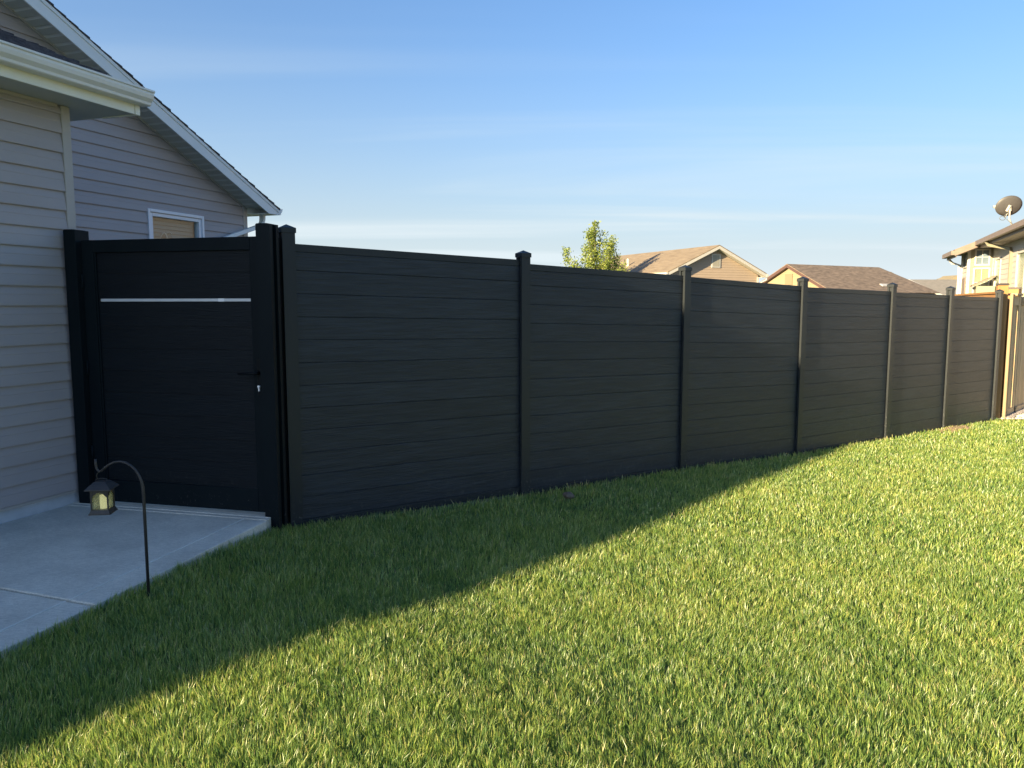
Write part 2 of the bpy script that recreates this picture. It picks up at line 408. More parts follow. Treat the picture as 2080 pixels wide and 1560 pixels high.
# wall body behind the boards
pk = PKZ - SOF - .03
body = [(-10.7, .1), (WIN[0], .1), (WIN[0], pk - FARS * (WIN[0] - PKS)), (PKS, pk), (-10.7, pk - NEARS * (PKS + 10.7))]
def gp3(x): return lambda p: (x, p[0], p[1])
MB().extrude(body, gp3(WO - .12), gp3(WO - .007)).build('wall_core', M['trim'], house)
body = [(WIN[1], .1), (GC - .01, .1), (GC - .01, pk - FARS * (GC - PKS)), (WIN[1], pk - FARS * (WIN[1] - PKS))]
MB().extrude(body, gp3(WO - .12), gp3(WO - .007)).build('wall_core', M['trim'], house)
body = [(WIN[0], WIN[3]), (WIN[1], WIN[3]), (WIN[1], pk - FARS * (WIN[1] - PKS)), (WIN[0], pk - FARS * (WIN[0] - PKS))]
MB().extrude(body, gp3(WO - .12), gp3(WO - .007)).build('wall_core', M['trim'], house)
MB().box((WO - .12, WIN[0], .1), (WO - .007, WIN[1], WIN[2])).build('wall_core', M['trim'], house)
MB().box((-11, GC - .12, .1), (WO - .125, GC - .01, 2.8)).build('wall_core', M['trim'], house)
MB().box((-11, -10.7, .1), (WO - .125, -10.6, 1.6)).build('wall_core', M['trim'], house)
MB().box((WO - .1, -10.7, -.2), (WO - .002, GC - .01, .25)).build('foundation', M['concrete_wall'], house)
MB().box((WO - .055, GC - .075, .25), (WO + .02, GC + .006, 2.83)).build('corner_trim', M['trim'], house, bevel=.003)
# window
wf = MB()
y0, y1, z0, z1 = WIN; t = .058
def frame_ring(mb, y0, y1, z0, z1, t, xa, xb, tb=None):
    tb = tb or t
    mb.box((xa, y0, z0), (xb, y0 + t, z1)); mb.box((xa, y1 - t, z0), (xb, y1, z1))
    mb.box((xa, y0 + t, z1 - t), (xb, y1 - t, z1)); mb.box((xa, y0 + t, z0), (xb, y1 - t, z0 + tb)); return mb
win = frame_ring(MB(), y0 - .02, y1 + .02, z0 - .02, z1 + .02, .035, WO - .02, WO + .028).build('window', M['window'], house, bevel=.003)
frame_ring(MB(), y0 + .015, y1 - .015, z0 + .015, z1 - .015, .045, WO - .06, WO + .012).build('sash', M['window'], win, bevel=.003)
MB().box((WO - .032, y0 + .06, z0 + .06), (WO - .028, y1 - .06, z1 - .06)).build('pane', M['glass'], win)
z = z1 - .05
while z > z0 + .1:
    MB().hexa([(WO - .072, y0 + .05, z - .042), (WO - .070, y0 + .05, z - .042), (WO - .070, y1 - .07, z - .042), (WO - .072, y1 - .07, z - .047),
               (WO - .086, y0 + .05, z), (WO - .084, y0 + .05, z), (WO - .084, y1 - .07, z), (WO - .086, y1 - .07, z)]).build('blind_slat', M['blind'], win)
    z -= .047
MB().box((WO - .16, y0 - .1, z0 - .1), (WO - .122, y1 + .1, z1 + .1)).build('blind_back', M['blind'], win)
M['ornament'] = mat('ivory_ornament', (.80, .74, .58), rough=.4)
orn = MB()
import math as _m
pts = [(WO - .052, y0 + .22 + .10 * a, 2.26 + .075 * _m.sin(a * 2.6)) for a in np.linspace(0, 2.2, 14)]
orn.tube(pts, [.004 + .008 * _m.sin(_m.pi * i / 13) for i in range(14)], 6)
pts = [(WO - .05, y0 + .36 + .045 * _m.cos(a), 2.315 + .035 * _m.sin(a)) for a in np.linspace(-.5, 3.6, 12)]
orn.tube(pts, .006, 6)
orn.build('ornament', M['ornament'], win, smooth=True)

# rake overhang: soffit panels, fascia, drip edge, roof slabs
RO = -2.10
EY = 5.17
for side in (0, 1):
    sgn = FARS if side == 0 else NEARS
    y = PKS
    rngs = random.Random(9)
    while True:
        if side == 0:
            ya, yb = y, y + .105
            if yb > GC + .02: break
        else:
            ya, yb = y - .105, y
            if ya < -10.8: break
        def zs(v): return rake_top(v) - SOF
        pb = MB()
        dz = .006
        a2 = ya + .033
        pb.hexa([(WO + .02, a2, zs(a2)), (RO - .015, a2, zs(a2)), (RO - .015, yb, zs(yb)), (WO + .02, yb, zs(yb)),
                 (WO + .02, a2, zs(a2) + .01), (RO - .015, a2, zs(a2) + .01), (RO - .015, yb, zs(yb) + .01), (WO + .02, yb, zs(yb) + .01)])
        pb = pb.build('soffit_panel', M['soffit'], house)
        rb_ = MB(); rb_.hexa([(WO + .02, ya + .014, zs(ya) + .004), (RO - .015, ya + .014, zs(ya) + .004), (RO - .015, ya + .033, zs(ya) - .014), (WO + .02, ya + .033, zs(ya) - .014),
                 (WO + .02, ya + .014, zs(ya) + .014), (RO - .015, ya + .014, zs(ya) + .014), (RO - .015, ya + .033, zs(ya) + .012), (WO + .02, ya + .033, zs(ya) + .012)])
        rb_.build('rib', M['rib'], pb)
        y = yb if side == 0 else ya
    fb = [(PKS, 0)]
def band(y0, y1, d0, d1, x0, x1, name, m, bev=0):
    a = [(y0, rake_top(y0) - d1), (y1, rake_top(y1) - d1), (y1, rake_top(y1) - d0), (y0, rake_top(y0) - d0)]
    return MB().extrude(a, gp3(x0), gp3(x1)).build(name, m, house, bevel=bev)
fe = EY - .05
# far fascia with horizontal cut at eave
fz = 2.715
cut = PKS + (PKZ - (SOF + .02) - fz) / FARS
poly = [(PKS, PKZ - SOF - .02), (cut, fz), (EY - .02, fz), (EY - .02, rake_top(EY - .02) - .055), (PKS, PKZ - .055)]
MB().extrude(poly, gp3(RO - .014), gp3(RO)).build('rake_fascia', M['white'], house)
band(-10.85, PKS, .055, SOF + .02, RO - .014, RO, 'rake_fascia', M['white'])
band(PKS, EY, .018, .060, RO - .012, RO + .009, 'drip_edge', M['white'], .002)
band(-10.85, PKS, .018, .060, RO - .012, RO + .009, 'drip_edge', M['white'], .002)
# wall to soffit moulding
a = [(PKS, PKZ - SOF - .022), (GC, rake_top(GC) - SOF - .022), (GC, rake_top(GC) - SOF), (PKS, PKZ - SOF)]
MB().extrude(a, gp3(WO + .001), gp3(WO + .026)).build('soffit_moulding', M['trim'], house)
# boxed eave at the far corner
MB().box((-11, GC + .008, fz + .002), (WO + .006, EY - .03, 2.86)).build('cornice_return', M['white'], house)
MB().box((WO + .008, cut + .005, fz + .002), (RO - .016, EY - .03, fz + .012)).build('soffit', M['white'], house)
eg = [(0, 2.80), (0, 2.715), (.062, 2.715), (.070, 2.745), (.086, 2.76), (.090, 2.785), (.098, 2.79), (.098, 2.80)]
g2_ = MB().extrude(eg, lambda p: (-11, EY + p[0] * 1.3, p[1] + .008), lambda p: (RO - .02, EY + p[0] * 1.3, p[1] + .008)).build('gutter', M['white'], house)
# roofs of the big gable with stepped courses
rb = MB(); rng = random.Random(5)
for side in (0, 1):
    sgn = FARS if side == 0 else NEARS
    L_ = (EY + .02 - PKS) if side == 0 else (PKS + 11.0)
    k = int(L_ / .13)
    for i in range(k + 1):
        d1 = L_ - i * .13; d0 = max(d1 - .17, 0)
        if d1 < .05: break
        yb = PKS + d1 if side == 0 else PKS - d1; ya = PKS + d0 if side == 0 else PKS - d0
        tk = .006 + rng.uniform(0, .008); xo = RO + .012 + rng.uniform(0, .010)
        zb, za = PKZ - .016 - sgn * d1, PKZ - .016 - sgn * d0
        rb.hexa([(-11, ya, za), (xo, ya, za), (xo, yb, zb), (-11, yb, zb), (-11, ya, za + .006), (xo, ya, za + .006), (xo, yb, zb + .012 + tk), (-11, yb, zb + .012 + tk)])
rb.build('shingles', M['shingle_dark'], house, kind='stuff')
for (ya, yb) in ((PKS, EY - .02), (-10.85, PKS)):
    A_ = [(ya, rake_top(ya) - .05), (yb, rake_top(yb) - .05), (yb, rake_top(yb) - .018), (ya, rake_top(ya) - .018)]
    MB().extrude(A_, gp3(-11), gp3(RO - .014)).build('roof_deck', M['white'], house)
ch = MB().box((WO - .72, -8.22, 3.2), (WO - .02, -6.3, 4.82)).build('shadow_caster', M['siding'], house)  # unseen box and cap, added above the roof to shade the black fence
MB().box((WO - .76, -8.26, 4.821), (WO + .02, -6.26, 4.85)).build('shadow_caster_cap', M['white'], ch)
# downspout from the far eave to the gable wall
ds = [(WO + .03, EY + .00, 2.74), (WO + .03, EY + .00, 2.68), (WO + .035, EY - .02, 2.61), (WO + .05, EY - .12, 2.555), (WO + .06, 4.45, 2.37), (WO + .06, 4.05 + .22, 2.30), (WO + .06, 4.22, 2.22), (WO + .06, 4.22, .5)]
MB().tube(ds, .045, 4, sq=(.8, .6)).build('downspout', M['white'], house, bevel=.006)

# ------------------------------------------------------------------ black fence (local x = outward toward the lawn, y = along)
fence = empty('fence', (P0[0], P0[1], 0), -FA)
meta(fence, 'long black horizontal board privacy fence with capped posts along the lawn', 'fence')
PY = [.062, 2.045, 4.035, 6.03, 8.03, 9.66, 11.30]
PW, PD = .088, .078
def hpost(par, y, z0, z1, m, W=PW, D=PD, xf=0.0, gl=True, gr=True, name='post'):
    """post: rectangular tube with panel grooves on both sides, front face at x = xf"""
    g, gd_ = .030, .016
    c = xf - D / 2
    P = [(xf, y - W / 2), (xf, y + W / 2)]
    if gr: P += [(c + g / 2, y + W / 2), (c + g / 2, y + W / 2 - gd_), (c - g / 2, y + W / 2 - gd_), (c - g / 2, y + W / 2)]
    P += [(xf - D, y + W / 2), (xf - D, y - W / 2)]
    if gl: P += [(c - g / 2, y - W / 2), (c - g / 2, y - W / 2 + gd_), (c + g / 2, y - W / 2 + gd_), (c + g / 2, y - W / 2)]
    return MB().extrude(P, lambda p: (p[0], p[1], z0), lambda p: (p[0], p[1], z1)).build(name, m, par)
MB().box((-.072, -.125, -.12), (-.045, .0175, 1.93)).build('corner_filler', M['darkgroove'], fence)
zt = [(1.895, 1.852), (1.822, 1.767), (1.757, 1.692), (1.682, 1.652), (1.638, 1.613), (1.606, 1.586)]
pt = [1.985, 1.895, 1.835, 1.765, 1.73, 1.705, 1.68]
for i, y in enumerate(PY):
    gz = float(ground_z(P0[0] + FD[0] * y, P0[1] + FD[1] * y))
    p = hpost(fence, y, gz - .12, pt[i], M['post'])
    c = -PD / 2; w, d = PW / 2 + .006, PD / 2 + .006; h = pt[i]
    cp = MB().box((c - d, y - w, h - .022), (c + d, y + w, h + .010))
    cp.add([(c - d, y - w, h + .0105), (c + d, y - w, h + .0105), (c + d, y + w, h + .0105), (c - d, y + w, h + .0105), (c, y, h + .036)], [(3, 2, 1, 0), (0, 1, 4), (1, 2, 4), (2, 3, 4), (3, 0, 4)])
    cp.build('post_cap', M['post'], p)
BT = .019
for i in range(6):
    ya, yb = PY[i] + PW / 2 - .012, PY[i + 1] - PW / 2 + .012
    za, zb = zt[i]; xc = -PD / 2
    def zz2(y, off): return za + (zb - za) * (y - ya) / (yb - ya) + off
    def bar(x0, x1, o0, o1, name, m, bev=0, y0=ya, y1=yb):
        return MB().hexa([(x0, y0, zz2(y0, o0)), (x1, y0, zz2(y0, o0)), (x1, y1, zz2(y1, o0)), (x0, y1, zz2(y1, o0)),
                   (x0, y0, zz2(y0, o1)), (x1, y0, zz2(y0, o1)), (x1, y1, zz2(y1, o1)), (x0, y1, zz2(y1, o1))]).build(name, m, fence, bevel=bev)
    bar(xc - .013, xc + .013, -.052, 0, 'top_rail', M['post'], .002)
    bh = .1555; o = -.020
    for k in range(12):
        o1 = o if k else -.0525
        jig = random.Random(i * 50 + k).uniform(-.0012, .0012)
        bar(xc - BT / 2 + jig, xc + BT / 2 + jig, o - bh + .0021, o1, 'board', M['board'], .0014)
        o -= bh
    bar(xc - .014, xc + .014, o - .055, o - .001, 'bottom_rail', M['post'], .002)
    # tongue backing that closes the joints
    bar(xc - .003, xc + .0050, o, -.04, 'panel_core', M['darkgroove'], 0, ya + .01, yb - .01)

# ------------------------------------------------------------------ gate and its posts (local y runs from the corner toward the house, front faces -x)
GO = (-1.571, 4.972, 0)
def gate_post(name, y0, y1, depth, ztop, label, groove):
    r = empty(name, GO, 76); z0 = -.15 if y0 < .5 else .06
    P = [(0, y0), (0, y1), (depth, y1), (depth, y0)]
    if groove:
        P = [(0, y0), (0, y1), (depth, y1), (depth, y0 + .000), (depth * .72, y0), (depth * .72, y0 + .02), (depth * .30, y0 + .02), (depth * .30, y0)]
    MB().extrude(P, lambda p: (p[0], p[1], z0), lambda p: (p[0], p[1], ztop)).build('post_tube', M['gatemetal'], r, bevel=.0015 if not groove else 0)
    MB().box((.004, y0 + .022, ztop + .0005), (depth - .004, y1 - .004, ztop + .004)).build('cap_plate', M['gatemetal'], r)
    meta(r, label, 'gate post', 'posts carrying the black gate'); return r
gate_post('gate_post', -.028, .073, .105, 2.005, 'black flat topped gate post beside the corner fence post, right of the gate leaf', True)
gate_post('gate_post', 1.460, 1.557, .125, 2.000, 'black flat topped gate post set against the house wall, left of the gate leaf', False)
gate = empty('gate', GO, 76)
meta(gate, 'black board gate with a thin silver strip and lever handle between house and fence', 'gate')
X0 = .038; X1 = X0 + .05
ga, gb = .078, 1.450
st = .095; sr = .066
MB().box((X0, ga, .105), (X1, ga + sr, 1.930)).build('stile', M['gatemetal'], gate, bevel=.002)
MB().box((X0, gb - st, .105), (X1, gb, 1.930)).build('stile', M['gatemetal'], gate, bevel=.002)
MB().box((X0, ga + sr + .0005, 1.846), (X1, gb - st - .0005, 1.930)).build('top_rail', M['gatemetal'], gate, bevel=.002)
MB().box((X0, ga + sr + .0005, .105), (X1, gb - st - .0005, .26)).build('bottom_rail', M['gatemetal'], gate, bevel=.002)
# inner bead
for (a, b) in (((X0 + .006, ga + sr, .26), (X0 + .02, ga + sr + .010, 1.846)), ((X0 + .006, gb - st - .012, .26), (X0 + .02, gb - st, 1.846))):
    MB().box(a, b).build('bead', M['gatemetal'], gate, bevel=.002)
ls = [1.846, 1.702, 1.533, 1.510, 1.343, 1.190, 1.038, .885, .733, .581, .429, .262]
for k in range(len(ls) - 1):
    if k == 2: continue
    MB().box((X0 + .018, ga + sr + .001, ls[k + 1] + .0018), (X0 + .034, gb - st - .001, ls[k] - .001)).build('board', M['gateboard'], gate, bevel=.0014)
MB().box((X0 + .0215, ga + sr + .01, .27), (X0 + .030, gb - st - .01, 1.84)).build('panel_core', M['darkgroove'], gate)
MB().box((X0 + .014, ga + sr + .004, 1.512), (X0 + .022, gb - st - .030, 1.531)).build('silver_strip', M['silver'], gate, bevel=.001)
M['steel2'] = mat('bright_clip', (.88, .89, .92), rough=.35, metal=.1)
MB().box((X0 + .0115, .355, 1.511), (X0 + .016, .400, 1.532)).build('strip_joint', M['steel2'], gate, bevel=.001)
# handle
M['blackgloss'] = mat('black_handle', (.003, .005, .007), rough=.55, spec=.15)
hp = MB().box((X0 - .008, .084, .895), (X0 - .0005, .116, 1.145)).build('handle_plate', M['blackgloss'], gate, bevel=.002)
MB().tube([(X0 - .008, .100, 1.045), (X0 - .05, .100, 1.045), (X0 - .055, .111, 1.045), (X0 - .055, .226, 1.040)], [.011, .010, .010, .008], 8).build('lever', M['blackgloss'], hp, smooth=True)
lk = MB().tube([(X0 - .009, .100, .955), (X0 - .022, .100, .955)], .0085, 10).box((X0 - .020, .096, .925), (X0 - .009, .104, .955)).build('lock_cylinder', M['steel2'], hp)
for z in (.45, 1.05, 1.65):
    MB().tube([(X0 - .006, gb - .002, z - .05), (X0 - .006, gb - .002, z + .05)], .009, 8).build('hinge', M['gatemetal'], gate, smooth=True)
# ------------------------------------------------------------------ lantern on a shepherd's hook
M['iron'] = mat('black_iron', (.016, .016, .018), (.028, .026, .026), rough=.5, scale=60, bump=.15, bscale=200)
hook = empty('shepherd_hook', (-1.805, 3.685, .0)); meta(hook, 'thin black shepherd hook pole stuck in the grass beside the slab', 'garden hook')
HP = [(-1.805, -.12), (-1.805, .56), (-1.806, .60), (-1.812, .635), (-1.822, .663), (-1.838, .69), (-1.86, .712), (-1.885, .727), (-1.913, .733), (-1.942, .729), (-1.968, .716), (-1.99, .699), (-2.007, .685)]
MB().tube([(x + 1.805, 0, z) for x, z in HP], [.0075, .0075, .0072, .007] + [.006] * 9, 8).build('pole', M['iron'], hook, smooth=True)
HK = [(-2.003, .688), (-2.013, .683), (-2.022, .688), (-2.028, .70), (-2.031, .722), (-2.031, .744)]
MB().tube([(x + 1.805, 0, z) for x, z in HK], .0055, 8).build('hook_end', M['iron'], hook, smooth=True)
lan = empty('lantern', (-2.007, 3.685, .478), 7)
meta(lan, 'small black lantern with pale arched panes and candle hanging from the hook', 'lantern')
w = .041
def frustum(mb, w0, z0, w1, z1, cx=0, cy=0):
    return mb.hexa([(cx - w0, cy - w0, z0), (cx + w0, cy - w0, z0), (cx + w0, cy + w0, z0), (cx - w0, cy + w0, z0), (cx - w1, cy - w1, z1), (cx + w1, cy - w1, z1), (cx + w1, cy + w1, z1), (cx - w1, cy + w1, z1)])
b = MB(); frustum(b, .050, .0, .049, .006); frustum(b, .047, .0065, w, .022); b.build('base', M['iron'], lan)
b = MB(); frustum(b, .060, .122, .059, .126); frustum(b, .058, .1265, .040, .146); frustum(b, .039, .1465, .026, .158); b.build('roof', M['iron'], lan)
for sx in (-1, 1):
    for sy in (-1, 1):
        MB().box((sx * w - .006 if sx > 0 else sx * w, sy * w - .006 if sy > 0 else sy * w, .0225), (sx * w if sx > 0 else sx * w + .006, sy * w if sy > 0 else sy * w + .006, .1215)).build('corner_bar', M['iron'], lan)
# arched heads on four sides + panes
def pane_mat():
    m = bpy.data.materials.new('amber_pane'); m.use_nodes = True; nt = m.node_tree; nt.nodes.clear()
    o = nt.nodes.new('ShaderNodeOutputMaterial'); mx = nt.nodes.new('ShaderNodeMixShader'); mx2 = nt.nodes.new('ShaderNodeMixShader')
    t = nt.nodes.new('ShaderNodeBsdfTransparent'); g = nt.nodes.new('ShaderNodeBsdfTranslucent'); d = nt.nodes.new('ShaderNodeBsdfDiffuse')
    t.inputs[0].default_value = (.95, .94, .82, 1); g.inputs[0].default_value = (.80, .80, .55, 1); d.inputs[0].default_value = (.62, .61, .42, 1)
    mx.inputs[0].default_value = .24; mx2.inputs[0].default_value = .5
    nt.links.new(g.outputs[0], mx2.inputs[1]); nt.links.new(d.outputs[0], mx2.inputs[2])
    nt.links.new(t.outputs[0], mx.inputs[1]); nt.links.new(mx2.outputs[0], mx.inputs[2]); nt.links.new(mx.outputs[0], o.inputs[0])
    return m
M['pane'] = pane_mat()
for k in range(4):
    rot = Matrix.Rotation(k * math.pi / 2, 4, 'Z')
    mb = MB(); iw = w - .007; hb = .085; ht = .121; N = 10
    arc = [(-iw + 2 * iw * i / N, hb + .024 * math.sin(math.pi * i / N)) for i in range(N + 1)]
    for i in range(N):
        (xa, za_), (xb, zb_) = arc[i], arc[i + 1]
        mb.hexa([rot @ Vector(v) for v in [(xa, -w, za_), (xb, -w, zb_), (xb, -w + .005, zb_), (xa, -w + .005, za_), (xa, -w, ht), (xb, -w, ht), (xb, -w + .005, ht), (xa, -w + .005, ht)]])
    mb.build('arched_head', M['iron'], lan)
    mb = MB(); mb.hexa([rot @ Vector(v) for v in [(-iw, -w + .006, .023), (iw, -w + .006, .023), (iw, -w + .0075, .023), (-iw, -w + .0075, .023), (-iw, -w + .006, .12), (iw, -w + .006, .12), (iw, -w + .0075, .12), (-iw, -w + .0075, .12)]])
    mb.build('pane', M['pane'], lan)
M['candle'] = mat('lit_candle_wax', (.86, .86, .66), rough=.5, emit=((1, .96, .62), .13))
cpts = [(0.004, 0, .023), (0.004, 0, .088)]
cd = MB().tube(cpts, .0165, 14).build('candle', M['candle'], lan, smooth=False)
MB().tube([(0.004, 0, .088), (0.004, 0, .100), (.004, 0, .110)], [.004, .006, .001], 8).build('bulb', M['candle'], lan, smooth=True)
hd = [(-.028, 0, .150), (-.024, 0, .168), (0, 0, .1715), (.024, 0, .168), (.028, 0, .150)]
MB().tube(hd, .0022, 6).build('carry_handle', M['iron'], lan, smooth=True)
MB().tube([(-.018, 0, .171), (-.022, 0, .182), (-.018, 0, .195), (-.008, 0, .204), (0, 0, .208), (.006, 0, .203)], .0022, 6).build('hanging_loop', M['iron'], lan, smooth=True)
# ------------------------------------------------------------------ houses beyond the fence
def lapwall(par, place, u0, u1, z0, z1, e, m, clip=None, holes=(), name='siding_board', join=False, prof=.014):
    acc = MB(); z = z0
    while z < z1 - .01:
        zt_ = min(z + e, z1); spans = [(u0, u1)]
        for (ha, hb, h0, h1) in holes:
            if h0 < z + e * .5 < h1:
                ns = []
                for a, b in spans:
                    if hb <= a or ha >= b: ns.append((a, b)); continue
                    if ha > a: ns.append((a, ha))
                    if hb < b: ns.append((hb, b))
                spans = ns
        pr = [(-.01, 0), (prof, 0), (prof, .01), (.003, zt_ - z), (-.01, zt_ - z)]
        for a, b in spans:
            def P(end):
                def f(p):
                    zz_ = z + p[1]; u = a if end == 0 else b
                    if clip: lo, hi = clip(zz_); u = min(max(u, lo), hi)
                    return place(u, p[0], zz_)
                return f
            if clip:
                lo, hi = clip(z)
                if min(hi, b) - max(lo, a) < .04: continue
            if join: acc.extrude(pr, P(0), P(1))
            else: MB().extrude(pr, P(0), P(1)).build(name, m, par)
        z = zt_
    if join: acc.build('siding', m, par, kind='stuff')
def shingle_mat(name, c1, c2, c3, ax='x', course=.14):
    m = mat(name, c1, c2, rough=.9, scale=1.0, stretch=(2.2, 1.6, 14), bump=.4, bscale=3, lo=.36, hi=.64, detail=3, col3=c3, s3=1.3)
    return m
M['sh_tan'] = shingle_mat('tan_shingle', (.15, .115, .08), (.21, .165, .115), (.18, .145, .105))
M['sh_brown'] = shingle_mat('brown_shingle', (.10, .076, .057), (.22, .165, .122), (.15, .115, .086))
M['sh_grey'] = shingle_mat('grey_shingle', (.17, .16, .14), (.22, .20, .175), (.19, .18, .16))
M['sh_d'] = shingle_mat('light_brown_shingle', (.15, .11, .083), (.22, .165, .125), (.18, .135, .10))
M['tansiding'] = mat('tan_siding', (.32, .25, .19), (.35, .275, .21), rough=.6, scale=1)
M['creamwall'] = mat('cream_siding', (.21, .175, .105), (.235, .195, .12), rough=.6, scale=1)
M['greysiding'] = mat('grey_beige_siding', (.40, .37, .34), (.43, .40, .37), rough=.6, scale=1.5)
M['farwhite'] = mat('far_white_trim', (.43, .42, .39), (.47, .455, .42), rough=.5)
M['maroon'] = mat('maroon_fascia', (.060, .030, .025), (.072, .036, .030), rough=.6)
M['brownfascia'] = mat('brown_fascia', (.16, .12, .095), (.19, .145, .115), rough=.5)
M['darkroom'] = mat('dark_room', (.02, .025, .022), rough=.6)
M['bluepane'] = mat('window_reflecting', (.12, .16, .20), rough=.12, spec=.8)
def slabroof(par, pts, th, m, name='roof'):
    """pts: top polygon (3D list) ; extruded straight down by th"""
    n = len(pts)
    mb = MB(); mb.add([tuple(p) for p in pts] + [(p[0], p[1], p[2] - th) for p in pts], [tuple(range(n)), tuple(range(2 * n - 1, n - 1, -1))] + [(i, n + i, n + (i + 1) % n, (i + 1) % n) for i in range(n)])
    return mb.build(name, m, par)

# --- house A: tan gable behind the young tree
A = empty('house', (10.677, 40.0, -.38), 23)
meta(A, 'tan sided gable house with brown roof and white rake behind the young tree', 'house', 'houses beyond the fence')
pz, sA, hw, LA = 4.87, .452, 3.12, 10.5
def aclip(z):
    w_ = (pz - .22 - z) / sA; return (-w_, w_)
for sg in (-1, 1):
    slabroof(A, [(0, 0, pz), (sg * hw, 0, pz - sA * hw), (sg * hw, LA, pz - sA * hw), (0, LA, pz)], .05, M['sh_tan'])
    q = [(0, pz - .052), (sg * hw, pz - sA * hw - .052), (sg * hw, pz - sA * hw - .20), (0, pz - .20)]
    MB().extrude(q, lambda p: (p[0], -.006, p[1]), lambda p: (p[0], .02, p[1])).build('rake_fascia', M['farwhite'], A)
    q = [(0, pz - .19), (sg * hw, pz - sA * hw - .19), (sg * hw, pz - sA * hw - .21), (0, pz - .21)]
    MB().extrude(q, lambda p: (p[0], .02, p[1]), lambda p: (p[0], .32, p[1])).build('soffit', M['farwhite'], A)
    MB().box((sg * hw - (.0 if sg > 0 else .11), -.02, pz - sA * hw - .19), (sg * hw + (.11 if sg > 0 else 0), LA, pz - sA * hw - .045)).build('gutter', M['farwhite'], A)
    MB().box((min(sg * 2.82, sg * hw), .02, pz - sA * hw - .22), (max(sg * 2.82, sg * hw), .5, pz - sA * hw - .20)).build('eave_box', M['farwhite'], A)
lapwall(A, lambda u, o, z: (u, .33 - o, z), -2.82, 2.82, .1, pz - .25, .13, M['tansiding'], clip=aclip, join=True)
MB().extrude([(-2.8, 0), (2.8, 0), (2.8, pz - .26 - sA * 2.8), (0, pz - .26), (-2.8, pz - .26 - sA * 2.8)], lambda p: (p[0], .345, p[1]), lambda p: (p[0], LA - .3, p[1])).build('wall', M['tansiding'], A)
v = MB().box((-.26, .285, 3.72), (.30, .318, 4.42)).build('gable_vent', M['farwhite'], A)
MB().box((-.19, .278, 3.78), (.23, .284, 4.36)).build('vent_louvre', mat('vent_cream', (.27, .26, .22), rough=.6), v)
MB().tube([(-1.9, 5.8, 3.9), (-1.9, 5.8, 4.42)], .07, 8).build('vent_pipe', M['farwhite'], A)
MB().tube([(hw + .06, .06, 3.30), (hw + .05, .06, 3.12), (2.9, .22, 2.95), (2.88, .24, .2)], .05, 4).build('downspout', M['farwhite'], A)
MB().box((-2.84, .28, .1), (-2.74, .31, 3.25)).build('corner_trim', M['farwhite'], A)
MB().box((2.74, .28, .1), (2.84, .31, 3.25)).build('corner_trim', M['farwhite'], A)

# --- house B: cream gable with maroon rakes, long brown roof hipped at the far end
B = empty('house', (21.231, 60.0, -.38), -60)
meta(B, 'cream gable house with maroon fascia and mottled brown shingle roof', 'house', 'houses beyond the fence')
pz, sB, hwB, LB, hipB = 4.91, .52, 4.2, 11.35, 13.4
ez = pz - sB * hwB
slabroof(B, [(0, 0, pz), (hwB, 0, ez), (hwB, hipB, ez), (0, LB, pz)], .05, M['sh_brown'])
slabroof(B, [(0, 0, pz), (0, LB, pz), (-hwB, hipB, ez), (-hwB, 0, ez)], .05, M['sh_brown'])
slabroof(B, [(0, LB, pz), (hwB, hipB, ez), (-hwB, hipB, ez)], .05, M['sh_brown'])
for sg in (-1, 1):
    q = [(0, pz - .052), (sg * hwB, ez - .052), (sg * hwB, ez - .28), (0, pz - .28)]
    MB().extrude(q, lambda p: (p[0], -.01, p[1]), lambda p: (p[0], .03, p[1])).build('rake_fascia', M['maroon'], B)
    q = [(0, pz - .27), (sg * hwB, ez - .27), (sg * hwB, ez - .29), (0, pz - .29)]
    MB().extrude(q, lambda p: (p[0], .03, p[1]), lambda p: (p[0], .32, p[1])).build('soffit', M['maroon'], B)
def bclip(z):
    w_ = (pz - .30 - z) / sB; return (-w_, w_)
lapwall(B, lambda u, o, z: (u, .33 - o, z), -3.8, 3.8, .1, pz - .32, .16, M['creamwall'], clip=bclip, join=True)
MB().extrude([(-3.8, 0), (3.8, 0), (3.8, pz - .34 - sB * 3.8), (0, pz - .34), (-3.8, pz - .34 - sB * 3.8)], lambda p: (p[0], .345, p[1]), lambda p: (p[0], hipB - .4, p[1])).build('wall', M['creamwall'], B)
MB().box((-.35, .27, 3.3), (.35, .31, 4.15)).build('gable_vent', mat('cream_vent', (.17, .135, .08), rough=.6), B)
hx = 3.30; MB().hexa([(hx - .30, 7.2, pz - sB * (hx - .30) + .01), (hx, 7.2, pz - sB * hx + .01), (hx, 8.6, pz - sB * hx + .01), (hx - .30, 8.6, pz - sB * (hx - .30) + .01),
    (hx - .30, 7.2, pz - sB * (hx - .30) + .07), (hx, 7.2, pz - sB * hx + .07), (hx, 8.6, pz - sB * hx + .07), (hx - .30, 8.6, pz - sB * (hx - .30) + .07)]).build('roof_hatch', M['farwhite'], B)

